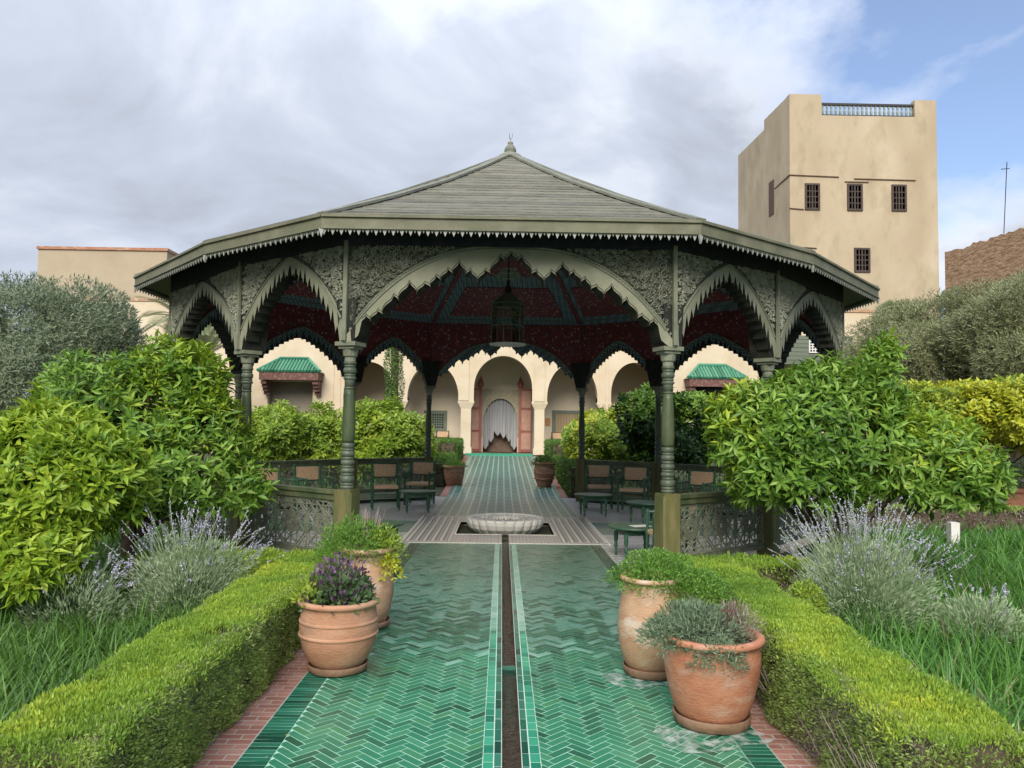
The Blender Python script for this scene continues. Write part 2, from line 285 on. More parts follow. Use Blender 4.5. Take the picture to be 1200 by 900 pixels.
def water(name, rough, bumpd, sc, mask=None, tint=(.9,1,.97), bdist=.01):
    m = bpy.data.materials.new(name); m.use_nodes = True; nt = m.node_tree; N = nt.nodes.new; L = nt.links.new; nt.nodes.clear()
    out = N('ShaderNodeOutputMaterial'); tr = N('ShaderNodeBsdfTransparent'); tr.inputs[0].default_value = (*tint,1)
    gl = N('ShaderNodeBsdfGlossy'); gl.inputs['Roughness'].default_value = rough
    geo = N('ShaderNodeNewGeometry'); n = N('ShaderNodeTexNoise'); n.inputs['Scale'].default_value = sc; n.inputs['Detail'].default_value = 3
    mp = N('ShaderNodeMapping'); mp.inputs['Scale'].default_value = (1, 1.3, 1); L(geo.outputs['Position'], mp.inputs[0]); L(mp.outputs[0], n.inputs['Vector'])
    bp = N('ShaderNodeBump'); bp.inputs['Strength'].default_value = bumpd; bp.inputs['Distance'].default_value = bdist; L(n.outputs[0], bp.inputs['Height'])
    L(bp.outputs[0], gl.inputs['Normal']); fr = N('ShaderNodeFresnel'); fr.inputs[0].default_value = 1.45; L(bp.outputs[0], fr.inputs['Normal'])
    fac = fr.outputs[0]
    if mask:
        s = N('ShaderNodeSeparateXYZ'); L(geo.outputs['Position'], s.inputs[0])
        n2 = N('ShaderNodeTexNoise'); n2.inputs['Scale'].default_value = 1.6; n2.inputs['Detail'].default_value = 5; L(geo.outputs['Position'], n2.inputs['Vector'])
        t = mth(nt, 'ADD', mth(nt, 'MULTIPLY', mth(nt, 'SUBTRACT', s.outputs[1], mask), .8), mth(nt, 'MULTIPLY', mth(nt, 'SUBTRACT', n2.outputs[0], .5), 2.6))
        t = rampn(nt, t, [(0,(0,0,0)),(.9,(1,1,1))]); fac = mth(nt, 'MULTIPLY', mth(nt, 'MULTIPLY', fac, t), .68)
    mx = N('ShaderNodeMixShader'); L(fac, mx.inputs[0]); L(tr.outputs[0], mx.inputs[1]); L(gl.outputs[0], mx.inputs[2]); L(mx.outputs[0], out.inputs[0])
    return m
M['film'] = water('wet_film', .14, 1.0, 17, mask=4.9, bdist=.010)
M['chwater'] = water('channel_water', .04, 1.0, 30, tint=(.85,.85,.8), bdist=.02)
M['bubble'] = water('bubbling_water', .05, 1, 30, tint=(.9,.9,.88), bdist=.03)
M['glass'] = water('lantern_glass', .05, .0, 2, tint=(.94,.97,.95))
M['channel'] = mat('brown_stone', [(.05,.03,.02),(.11,.065,.042),(.15,.10,.07)], 14, .5, .4, 40)
def stainm():
    m = bpy.data.materials.new('lime_stain'); m.use_nodes = True; nt = m.node_tree; N = nt.nodes.new; L = nt.links.new; b = nt.nodes['Principled BSDF']
    geo = N('ShaderNodeNewGeometry'); n = N('ShaderNodeTexNoise'); n.inputs['Scale'].default_value = 14; n.inputs['Detail'].default_value = 8; L(geo.outputs['Position'], n.inputs['Vector'])
    b.inputs['Base Color'].default_value = (.48,.46,.41,1); b.inputs['Roughness'].default_value = .8
    a = rampn(nt, n.outputs[0], [(.42,(0,0,0)),(.62,(.8,.8,.8))]); L(a, b.inputs['Alpha']); return m
M['stain'] = stainm()
# foliage
def leafm(name, cols, scale=1.2, rough=.42, trans=.28, mixn=.6, spec=.35):
    return mat(name, cols, scale, rough, 0, src='both', trans=trans, mixn=mixn, spec=spec, detail=3)
M['citrus'] = leafm('citrus_leaf', [(.03,.08,.012),(.08,.17,.02),(.13,.25,.03),(.22,.36,.05),(.38,.48,.10)])
M['citrusy'] = leafm('young_citrus_leaf', [(.07,.16,.014),(.17,.29,.022),(.30,.41,.035),(.44,.52,.05)])
M['midy'] = leafm('yellow_green_leaf', [(.07,.14,.02),(.17,.28,.03),(.30,.40,.05),(.42,.48,.07)])
M['midd'] = leafm('dark_leaf', [(.010,.03,.010),(.025,.065,.015),(.06,.13,.025)])
M['lime'] = leafm('golden_leaf', [(.22,.26,.02),(.42,.45,.03),(.55,.55,.07)])
M['olive'] = leafm('olive_leaf', [(.07,.10,.05),(.13,.17,.09),(.20,.245,.14),(.30,.34,.22)], 1.0, .5, .15)
M['olive2'] = leafm('green_olive_leaf', [(.10,.12,.05),(.18,.20,.085),(.26,.28,.14),(.36,.37,.21)], .8, .5, .15)
M['hedgetop'] = leafm('fresh_hedge_tip', [(.10,.18,.025),(.18,.31,.04),(.30,.41,.045),(.60,.60,.06)], 1.5, .5, .3, mixn=.35)
M['hedgeside'] = leafm('hedge_needle', [(.11,.15,.035),(.20,.28,.06),(.30,.40,.085),(.40,.45,.18)], 5, .55, .3)
M['hedgefar'] = leafm('far_hedge_leaf', [(.04,.09,.015),(.08,.16,.025),(.15,.25,.04)], 2, .5, .2)
M['twig'] = mat('dry_twig', [(.12,.085,.07),(.24,.18,.15),(.36,.29,.25)], 20, .85, src='piece')
M['grassl'] = leafm('dark_blade', [(.025,.065,.010),(.055,.13,.018),(.10,.21,.03),(.20,.31,.08)], 1.0, .4, .25)
M['grassr'] = leafm('bright_blade', [(.03,.09,.015),(.06,.17,.025),(.11,.26,.035),(.18,.33,.07)], 1.0, .4, .3)
M['lav'] = leafm('lavender_leaf', [(.13,.20,.09),(.22,.30,.15),(.33,.41,.23),(.44,.50,.33)], 3, .7, .15)
M['lavf'] = mat('lavender_flower', [(.30,.27,.38),(.40,.37,.49),(.50,.47,.58)], 20, .8, src='piece')
M['basil'] = leafm('purple_leaf', [(.05,.025,.045),(.11,.06,.10),(.24,.17,.25)], 6, .5, .15)
M['basilg'] = leafm('sage_leaf', [(.04,.08,.03),(.08,.14,.05),(.14,.22,.08)], 6, .5, .2)
M['thyme'] = leafm('thyme_leaf', [(.06,.14,.02),(.13,.27,.04),(.24,.40,.07)], 6, .5, .3)
M['rosem'] = leafm('rosemary_leaf', [(.07,.11,.06),(.14,.20,.11),(.24,.31,.19)], 6, .6, .15)
M['palm'] = leafm('palm_leaf', [(.15,.18,.08),(.24,.27,.13),(.33,.34,.2)], 1, .5, .2)
M['damp'] = mat('damp_soil_stain', [(.035,.03,.022),(.07,.055,.04)], 20, .5)
M['straw'] = leafm('straw_blade', [(.20,.17,.08),(.34,.30,.16),(.45,.41,.26)])
# ------------------------------------------------------------------ object helpers
def link(name, me, m=None, parent=None):
    o = bpy.data.objects.new(name, me); COL.objects.link(o)
    if m is not None and me is not None and not me.materials: me.materials.append(m)
    if parent is not None: o.parent = parent
    return o
def tag(o, label=None, cat=None, group=None, kind=None):
    if label: o['label'] = label
    if cat: o['category'] = cat
    if group: o['group'] = group
    if kind: o['kind'] = kind
    return o
def thing(name, label, cat, loc=(0,0,0), rz=0, group=None):
    o = bpy.data.objects.new(name, None); COL.objects.link(o); o.location = loc; o.rotation_euler = (0,0,rz); o.empty_display_size = .1
    return tag(o, label, cat, group)
class MB:
    def __init__(s, T=None): s.v = []; s.f = []; s.T = T; s.sm = False
    def add(s, vs, fs):
        n = len(s.v); s.v += [tuple(s.T(*p)) if s.T else tuple(p) for p in vs]; s.f += [tuple(i+n for i in f) for f in fs]; return s
    def box(s, x0, x1, y0, y1, z0, z1):
        return s.add([(x0,y0,z0),(x1,y0,z0),(x1,y1,z0),(x0,y1,z0),(x0,y0,z1),(x1,y0,z1),(x1,y1,z1),(x0,y1,z1)],
                     [(3,2,1,0),(4,5,6,7),(0,1,5,4),(1,2,6,5),(2,3,7,6),(3,0,4,7)])
    def bar(s, a, b, w, h=None, up=(0,0,1)):
        a, b = Vector(a), Vector(b); d = (b-a).normalized(); h = w if h is None else h
        x = d.cross(Vector(up))
        if x.length < 1e-4: x = d.cross(Vector((1,0,0)))
        x.normalize(); y = x.cross(d)
        vs = [p + x*sx*w/2 + y*sy*h/2 for p in (a, b) for sx, sy in ((-1,-1),(1,-1),(1,1),(-1,1))]
        return s.add([tuple(v) for v in vs], [(0,1,2,3),(7,6,5,4),(0,4,5,1),(1,5,6,2),(2,6,7,3),(3,7,4,0)])
    def tube(s, pts, r, n=6, close=False):
        pts = [Vector(p) for p in pts]; k = len(pts); rs = r if isinstance(r, (list, tuple)) else [r]*k; vs = []
        ref = Vector((.13,.27,.95)).normalized()
        for i, p in enumerate(pts):
            d = (pts[min(i+1,k-1)]-pts[max(i-1,0)]).normalized() if not close else (pts[(i+1)%k]-pts[i-1]).normalized()
            x = d.cross(ref); 
            if x.length < .05: x = d.cross(Vector((1,0,0)))
            x.normalize(); y = d.cross(x)
            vs += [tuple(p + (x*math.cos(6.2832*j/n) + y*math.sin(6.2832*j/n))*rs[i]) for j in range(n)]
        fs = [(i*n+j, i*n+(j+1)%n, ((i+1)%k)*n+(j+1)%n, ((i+1)%k)*n+j) for i in range(k if close else k-1) for j in range(n)]
        if not close: fs += [tuple(range(n))[::-1], tuple((k-1)*n+j for j in range(n))]
        return s.add(vs, fs)
    def lathe(s, prof, n=24, c=(0,0), flute=0, nf=0, cap=True):
        vs = []
        for r, z in prof:
            for j in range(n):
                a = 6.28318*j/n; rr = r*(1 - flute*abs(math.sin(a*nf/2))**.5*0 + (flute*(abs(math.sin(a*nf/2))-.6) if nf else 0))
                vs.append((c[0]+rr*math.cos(a), c[1]+rr*math.sin(a), z))
        k = len(prof)
        fs = [(i*n+j, i*n+(j+1)%n, (i+1)*n+(j+1)%n, (i+1)*n+j) for i in range(k-1) for j in range(n)]
        if cap: fs += [tuple(range(n))[::-1], tuple((k-1)*n+j for j in range(n))]
        return s.add(vs, fs)
    def prism(s, poly, z0, z1):
        n = len(poly); return s.add([(x,y,z0) for x,y in poly]+[(x,y,z1) for x,y in poly],
            [tuple(range(n))[::-1], tuple(range(n,2*n))]+[(i,(i+1)%n,n+(i+1)%n,n+i) for i in range(n)])
    def mesh(s, name, m, smooth=False):
        me = bpy.data.meshes.new(name); me.from_pydata(s.v, [], s.f); me.materials.append(m)
        if smooth: me.shade_smooth() if hasattr(me,'shade_smooth') else None; me.polygons.foreach_set('use_smooth', [True]*len(me.polygons))
        me.update(); return me
    def build(s, name, m, parent=None, smooth=False, **kw):
        o = link(name, s.mesh(name, m, smooth), None, parent)
        if kw: tag(o, **kw)
        return o
def copy_tree(o, parent=None):
    c = o.copy(); COL.objects.link(c)
    if parent: c.parent = parent
    for ch in list(o.children): copy_tree(ch, c)
    return c
def trimesh(name, V, Fc):
    me = bpy.data.meshes.new(name); n = len(V); k = len(Fc)
    me.vertices.add(n); me.vertices.foreach_set('co', np.asarray(V, np.float32).ravel())
    me.loops.add(k*3); me.loops.foreach_set('vertex_index', np.asarray(Fc, np.int32).ravel())
    me.polygons.add(k); me.polygons.foreach_set('loop_start', np.arange(0, k*3, 3, dtype=np.int32)); me.polygons.foreach_set('loop_total', np.full(k, 3, np.int32))
    me.update(calc_edges=True); return me
def nrm(a): return a/np.maximum(np.linalg.norm(a, axis=-1, keepdims=True), 1e-9)
LEAF_BIG = (np.array([(0,0,0),(-.34,.28,.05),(0,.3,-.03),(.34,.28,.05),(-.42,.55,.04),(0,.6,-.05),(.42,.55,.04),(0,1,-.16)]),
            np.array([(0,2,1),(0,3,2),(1,2,5),(1,5,4),(2,3,6),(2,6,5),(4,5,7),(5,6,7)]))
LEAF_SM = (np.array([(0,0,0),(-.5,.45,.06),(0,.5,-.04),(.5,.45,.06),(0,1,-.1)]), np.array([(0,2,1),(1,2,4),(0,3,2),(2,3,4)]))
LEAF_T = (np.array([(-.5,0,0),(.5,0,0),(0,1,0)]), np.array([(0,1,2)]))
LEAF_D = (np.array([(0,0,0),(-.5,.45,0),(.5,.45,0),(0,1,-.05)]), np.array([(0,2,1),(1,2,3)]))
def basis(D, Nn):
    D = nrm(D); X = nrm(np.cross(D, Nn)); Z = np.cross(X, D); return X, D, Z
def leaves(P, D, Nn, Ln, W, kind=LEAF_BIG):
    X, Y, Z = basis(D, Nn); T, Fc = kind; k = len(T)
    Ln = np.asarray(Ln)[:,None,None]; W = np.asarray(W)[:,None,None]
    V = P[:,None,:] + X[:,None,:]*T[None,:,0:1]*W + Y[:,None,:]*T[None,:,1:2]*Ln + Z[:,None,:]*T[None,:,2:3]*Ln
    FF = Fc[None] + (np.arange(len(P))*k)[:,None,None]
    return V.reshape(-1,3), FF.reshape(-1,3)
def leafobj(name, P, D, Nn, Ln, W, m, parent=None, kind=LEAF_BIG, **kw):
    V, FF = leaves(P, D, Nn, Ln, W, kind); o = link(name, trimesh(name, V, FF), m, parent)
    kw.setdefault('kind', 'stuff'); tag(o, **kw); return o
def rdir(n): return nrm(rng.normal(size=(n,3)))
# ================================================================== ground and paths
PY = 12.6                                            # pavilion centre (0, PY)
def gz(y): return 0 if y < 17.4 else (.5*(y-17.4)/12 if y < 29.4 else .5)
g = MB(); ys = [-60, 17.4, 29.4, 1500]
for i in range(3):
    a, b = ys[i], ys[i+1]; g.add([(-1200,a,gz(a)-.06),(1200,a,gz(a)-.06),(1200,b,gz(b)-.06),(-1200,b,gz(b)-.06)], [(0,1,2,3)])
ground = g.build('ground', M['ground'], kind='structure')
path = MB(); path.box(-1.302, -.0475, -1, 10.72, -.05, -.0004); path.box(.0475, 1.302, -1, 10.72, -.05, -.0004)
path = path.build('tiled_path', M['grout'], kind='structure')
def clip(poly, x0, x1, y0, y1):
    for ax, lim, sg in ((0,x0,1),(0,x1,-1),(1,y0,1),(1,y1,-1)):
        out = []
        for i in range(len(poly)):
            a, b = poly[i], poly[(i+1)%len(poly)]; da = (a[ax]-lim)*sg; db = (b[ax]-lim)*sg
            if da >= 0: out.append(a)
            if da*db < 0: t = da/(da-db); out.append((a[0]+t*(b[0]-a[0]), a[1]+t*(b[1]-a[1])))
        poly = out
        if len(poly) < 3: return None
    A = sum(poly[i][0]*poly[(i+1)%len(poly)][1]-poly[(i+1)%len(poly)][0]*poly[i][1] for i in range(len(poly)))/2
    return poly if A > 2e-4 else None
TW, TL, GAP = .0485, .15, .0056
def herring(x0, x1, y0, y1):
    res = []; s = TW/math.sqrt(2)
    for a in range(-60, 260):
        for b in range(-14, 14):
            ox, oy = a + 3*b, a - 3*b
            for (u0,v0,u1,v1) in ((ox,oy,ox+3,oy+1),(ox+3,oy-2,ox+4,oy+1)):
                gpp = GAP/TW/2
                c = [(u0+gpp,v0+gpp),(u1-gpp,v0+gpp),(u1-gpp,v1-gpp),(u0+gpp,v1-gpp)]
                p = [((u-v)*s*1.0, (u+v)*s) for u, v in c]          # turned 45 degrees: columns run along +Y
                p = [(X, Y+y0-1) for X, Y in p]
                if max(q[0] for q in p) < x0 or min(q[0] for q in p) > x1 or max(q[1] for q in p) < y0 or min(q[1] for q in p) > y1: continue
                q = clip(p, x0, x1, y0, y1)
                if q: res.append(q)
    return res
def tiles_obj(polys, name, m, parent, z0=-.0035, nobj=300, key=None, jitter=.0004):
    polys = sorted(polys, key=key or (lambda p: p[0][1]))
    def mk(p, mb):
        cx = sum(a[0] for a in p)/len(p); cy = sum(a[1] for a in p)/len(p)
        dz = random.uniform(-jitter, jitter)*.6; tx, ty = random.gauss(0,.005), random.gauss(0,.005); n = len(p)
        top = [(x,y,dz+.0008+(x-cx)*tx+(y-cy)*ty) for x,y in p]
        mb.add(top+[(x,y,z0) for x,y in p], [tuple(range(n))]+[((i+1)%n,i,n+i,n+(i+1)%n) for i in range(n)])
    for p in polys[:nobj]:
        mb = MB(); mk(p, mb); mb.build(name, m, parent)
    if polys[nobj:]:
        mb = MB()
        for p in polys[nobj:]: mk(p, mb)
        mb.build(name, m, parent, kind='stuff')
def rects(x0, x1, y0, y1, w, l, stag=False):
    out = []; y = y0; i = 0; GAP = .013 if stag else (.006 if w > .05 else .0045)
    while y < y1:
        if stag:
            cut = x0 + (x1-x0)*(.36 if i%2 else .64); xs = [(x0,cut),(cut,x1)]
        else: xs = [(x0,x1)]
        for a, b in xs: out.append([(a+GAP*.35,y+GAP/2),(b-GAP*.35,y+GAP/2),(b-GAP*.35,y+w-GAP/2),(a+GAP*.35,y+w-GAP/2)])
        y += w; i += 1
    return out
Y0 = 3.0; YE = 10.7
hb = herring(-1.148, -.141, Y0, YE) + herring(.141, 1.148, Y0, YE)
hb = [p for p in hb if min(q[1] for q in p) > 2.9]
vis = [p for p in hb if min(q[1] for q in p) > 3.55]; near = [p for p in hb if min(q[1] for q in p) <= 3.55]
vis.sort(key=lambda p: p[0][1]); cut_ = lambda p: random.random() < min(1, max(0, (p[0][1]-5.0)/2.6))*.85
first, rest = vis[:300], vis[300:]; paled = [p for p in rest if cut_(p)]; ids = set(id(p) for p in paled)  # tiles farther along the path increasingly take the painted sheen colour
tiles_obj(first, 'green_tile', M['tile'], path, nobj=300); tiles_obj([p for p in rest if id(p) not in ids], 'green_tile', M['tile'], path, nobj=0); tiles_obj(paled, 'sheen_tile', M['tilesheen'], path, nobj=0)
tiles_obj(near, 'green_tile', M['tile'], path, nobj=0)
bd = rects(-1.30,-1.15,3.4,YE,.043,.15) + rects(1.15,1.30,3.4,YE,.043,.15)
tiles_obj(bd, 'border_tile', M['tiledark'], path, nobj=200)
sq = []
for a, b in ((-.1395,-.088),(.088,.1395)): sq += rects(a, b, 3.4, YE, .10, .05)
tiles_obj([p for p in sq if p[0][1] < 6.2], 'kerb_tile', M['tilesq'], path, nobj=150); tiles_obj([p for p in sq if p[0][1] >= 6.2], 'sheen_tile', M['tilesheen'], path, nobj=0)
sq = []
for a, b in ((-.086,-.049),(.049,.086)): sq += rects(a, b, 3.45, YE, .15, .05)
tiles_obj(sq, 'channel_edge_tile', M['tiledark'], path, nobj=100)
# brick strips
bb = MB(); bb.box(-1.52,-1.303,-1,7.45,-.05,-.0005); bb.box(1.303,1.52,-1,7.45,-.05,-.0005); bed = bb.build('brick_border', M['mortar'], kind='structure')
br = rects(-1.50,-1.303,3.3,7.4,.062,.2,True) + rects(1.303,1.50,3.3,7.4,.062,.2,True)
tiles_obj(br, 'brick', M['brick'], bed, nobj=270, jitter=.0008)
# water channel
c = MB(); c.box(-.049,.049,-1,11.0,-.09,-.055); c.box(-.0475,-.0445,-1,11.0,-.055,-.001); c.box(.0445,.0475,-1,11.0,-.055,-.001)
chn = c.build('water_channel', M['channel'], kind='structure')
c = MB(); c.add([(-.0445,-1,-.022),(.0445,-1,-.022),(.0445,11,-.022),(-.0445,11,-.022)], [(0,1,2,3)]); c.build('channel_water', M['chwater'], kind='structure')
for i in range(0):
    pass
cb = MB(); cb.box(-.0445,.0445,5.28,5.34,-.055,-.012); cb.build('channel_weir', M['tiledark'], chn)
# mosaic frame round the fountain pit
FY = 12.35; P = .73
flo = []
def sheet(name, x0, x1, y0, y1, m, z=0.0, parent=None, **kw):
    b = MB(); b.box(x0,x1,y0,y1,z-.05,z); return b.build(name, m, parent, **kw)
mz = sheet('mosaic_floor', -1.42, -.0475, 10.72, FY-P, M['check'], .001, kind='structure')
sheet('mosaic_strip', .0475, 1.42, 10.72, FY-P, M['check'], .001, mz)
sheet('mosaic_strip', -1.42, 1.42, FY+P, 13.95, M['check'], .001, mz)
sheet('mosaic_strip', -1.42, -P, FY-P, FY+P, M['stripe'], .001, mz); sheet('mosaic_strip', P, 1.42, FY-P, FY+P, M['stripe'], .001, mz)
for s in (-1,1):
    sheet('mosaic_strip', min(s*.78,s*1.42), max(s*.78,s*1.42), 10.95, FY-P, M['stripe'], .004, mz)
    sheet('mosaic_strip', min(s*.78,s*1.42), max(s*.78,s*1.42), FY+P, 13.75, M['stripe'], .004, mz)
for x0,x1,y0,y1 in ((-1.45,-1.42,10.72,13.95),(1.42,1.45,10.72,13.95),(-1.42,-.0475,10.72,10.76),(.0475,1.42,10.72,10.76),(-P-.03,-P,FY-P,FY+P),(P,P+.03,FY-P,FY+P),(-P,P,FY+P,FY+P+.03),(-P,-.05,FY-P-.03,FY-P),(.05,P,FY-P-.03,FY-P)):
    sheet('white_edging', x0,x1,y0,y1, M['marble'], .006, mz)
pit = MB(); pit.box(-P,P,FY-P,FY+P,-.22,-.18)
for x0,x1,y0,y1 in ((-P-.02,-P+.0,FY-P,FY+P),(P,P+.02,FY-P,FY+P),(-P,P,FY-P-.02,FY-P),(-P,P,FY+P,FY+P+.02)): pit.box(x0,x1,y0,y1,-.2,-.052)
pit = pit.build('fountain_pit', M['channel'], kind='structure')
sheet('pit_mosaic', -P+.1,P-.1,FY-P+.1,FY+P-.1, M['check'], -.075, pit)
# pavilion floor
k = 1.0; CP = [(1.72,4.55),(3.22,3.37),(4.9,1.35)]
def poly12(k):
    q = [(x,-y) for x,y in CP] + [(x,y) for x,y in CP[::-1]]
    q = [(-CP[0][0],-CP[0][1])] + q + [(-CP[0][0],CP[0][1]),(-CP[1][0],CP[1][1]),(-CP[2][0],CP[2][1]),(-CP[2][0],-CP[2][1]),(-CP[1][0],-CP[1][1])]
    return [Vector((x*k, PY+y*k, 0)) for x, y in q]
PV = poly12(1)                        # PV[0]->PV[1] is the front opening, then counter clockwise
pf = MB()
pf.prism([(1.302,7.45),(1.85,7.45),(5.25,10.8),(5.25,14.4),(1.85,17.75),(1.302,17.75)], -.06, -.0045)
pf.prism([(-1.302,17.75),(-1.85,17.75),(-5.25,14.4),(-5.25,10.8),(-1.85,7.45),(-1.302,7.45)], -.06, -.0045)
pf = pf.build('pavilion_floor', M['zig'], kind='structure')
for s in (-1,1):
    sheet('cross_path', min(s*1.45,s*9.5), max(s*1.45,s*9.5), 11.75, 13.15, M['crosspath'], .0, kind='structure')
fp = MB(); 
def pq(x0,x1,y0,y1,z0,z1): fp.add([(x0,y0,z0),(x1,y0,z0),(x1,y1,z1),(x0,y1,z1),(x0,y0,z0-.05),(x1,y0,z0-.05),(x1,y1,z1-.05),(x0,y1,z1-.05)], [(0,1,2,3),(4,7,6,5),(0,4,5,1),(1,5,6,2),(2,6,7,3),(3,7,4,0)])
pq(-1.3,1.3,13.95,17.4,0,0); pq(-1.3,1.3,17.4,29.0,0,gz(29.0)); pq(-1.3,1.3,29.0,29.4,gz(29.0),.5)
fp.build('far_path', M['farpath'], kind='structure')
for s in (-1,1):
    e = MB(); x0,x1 = sorted((s*1.302,s*1.46)); e.add([(x0,17.8,-.0),(x1,17.8,-.0),(x1,29.3,.49),(x0,29.3,.49),(x0,17.8,-.1),(x1,17.8,-.1),(x1,29.3,.3),(x0,29.3,.3)], [(0,1,2,3),(4,7,6,5),(0,4,5,1),(1,5,6,2),(2,6,7,3),(3,7,4,0)])
    e.build('brick_border', M['brick'], kind='structure')
wf = MB(); nx, ny = 1, 1
for x0,x1 in ((-1.29,-.142),(.142,1.29)): wf.add([(x0,3.5,.0055),(x1,3.5,.0055),(x1,10.7,.0055),(x0,10.7,.0055)], [(0,1,2,3)])
wf.build('water_film', M['film'], kind='structure')
# ================================================================== fountain
ft = thing('fountain', 'round scalloped white marble fountain bowl in a square mosaic pit', 'fountain', (0.0,FY,0))
b = MB(); prof = [(.16,-.18),(.22,-.16),(.22,-.10),(.36,-.085),(.49,-.04),(.57,.03),(.605,.10),(.61,.15),(.60,.175),(.55,.178),(.53,.15),(.40,.11),(.2,.09),(.02,.088)]
n = 216; vs = []
for r, z in prof:
    for j in range(n):
        a = 6.28318*j/n; fl = abs(math.sin(a*12)); amp = .06 if r > .3 and z < .17 and r>.3 and prof.index((r,z)) < 10 else (.02 if prof.index((r,z)) == 9 else 0)
        rr = r*(1+amp*(fl**.6-.8)); vs.append((rr*math.cos(a), rr*math.sin(a), z))
b.add(vs, [(i*n+j, i*n+(j+1)%n, (i+1)*n+(j+1)%n, (i+1)*n+j) for i in range(len(prof)-1) for j in range(n)] + [tuple(range(n))[::-1], tuple((len(prof)-1)*n+j for j in range(n))])
b.build('bowl', M['marble'], ft)
b = MB(); b.lathe([(.001,.156),(.535,.156)], 48, cap=False); o = b.build('bowl_water', M['bubble'], ft)
b = MB(); b.lathe([(.03,.09),(.028,.165),(.045,.17),(.02,.20),(.012,.20)], 12); b.build('spout', M['marble'], ft)
b = MB()
for i in range(150):
    a = random.uniform(0,6.28); r = abs(random.gauss(0,.15)); s = random.uniform(.006,.018)
    b.lathe([(s*.3,.155),(s,.165+random.uniform(0,.01)),(s*.7,.175),(s*.1,.18+random.uniform(0,.012))], 6, (r*math.cos(a), r*math.sin(a)))
b.build('splashing_water', M['marble'], ft, kind='stuff')
# ================================================================== pavilion
pav = thing('pavilion', 'open green wooden garden pavilion with a boarded pyramid roof and scalloped arches', 'pavilion', (0,0,0))
ZS, ZT = 2.45, 3.76
PROF = [(0,3.424),(.067,3.322),(.111,3.384),(.216,3.19),(.265,3.235),(.348,3.094),(.424,3.235),(.471,3.173),(.541,3.314),(.612,3.182),(.656,3.235),(.735,3.111),(.779,3.164),(.84,3.04),(.897,3.085),(.981,2.962),(1.055,3.094),(1.169,2.892),(1.215,2.953),(1.333,2.742),(1.377,2.786),(1.456,2.672),(1.5,2.733),(1.55,2.64)]
def Owide(u): return 2.5 + .95*(1-abs(u)**2.7)
def Opoint(u): u = abs(u); return 2.5 + .955*(.5*(1-u**1.25)+.5*math.sqrt(max(0,1-u*u)))
half = []
for i in range(len(PROF)-1):
    (s0,z0),(s1,z1) = PROF[i], PROF[i+1]; steps = 8
    for t in range(steps):
        q = t/steps
        if z0 < z1: q = q**1.8; e = .74*q**.32+.26*q**7
        else: q = 1-(1-q)**1.8; e = 1-(.74*(1-q)**.32+.26*(1-q)**7)
        half.append((( s0+(s1-s0)*q)/1.72, z0+(z1-z0)*e))
half += [(.905,2.62),(.912,2.56),(.92,2.52),(.945,2.485),(.97,ZS+.005),(1.0,ZS+.004)]
DEP = [(u, max(Owide(u)-z, 0)) for u, z in half]
def profile(wide):
    out = []
    for u, z in DEP:
        zo, zi = Owide(u), Owide(u)-z
        zi = max(zi, ZS+.004); zo = max(zo, zi+.006)
        if wide: out.append((u, zi, zo))
    if wide: return out
    NT = 11; du = .93/NT; pts = []
    def Ib(u):
        s_ = (Opoint(min(u+.01,1))-Opoint(max(u-.01,0)))/(min(u+.01,1)-max(u-.01,0)); return Opoint(u)-.145*math.sqrt(1+s_*s_*.9)
    for k_ in range(NT):
        u0 = k_*du; u1 = u0+du; tall = .135 if k_ % 3 == 0 else .085; a_ = Ib(u0+du*.35)
        if k_ == 0: pts += [(0, Ib(0)+.085), (du*.10, Ib(0)+.05), (du*.2, Ib(0)+.03), (du*.35, Ib(0)-.01), (du*.5,Ib(0)-.06),(du*.95, Ib(u1))]; continue
        pts += [(u0, Ib(u0)-.05), (u0+du*.08, Ib(u0)-.02), (u0+du*.18, a_+tall*.45), (u0+du*.30, a_+tall*.75), (u0+du*.36, a_+tall), (u0+du*.42, a_+tall*.72), (u0+du*.56, a_+tall*.35), (u0+du*.66, a_-.01), (u0+du*.92, Ib(u1))]
    pts += [(.935, Ib(.93)-.05), (.95, ZS+.03), (1.0, ZS+.004)]
    for u, z in pts: zo = max(Opoint(u), ZS+.012); out.append((u, min(max(z, ZS+.004), zo-.006), zo))
    return out
PROFW, PROFP = profile(True), profile(False)
KIN = .962
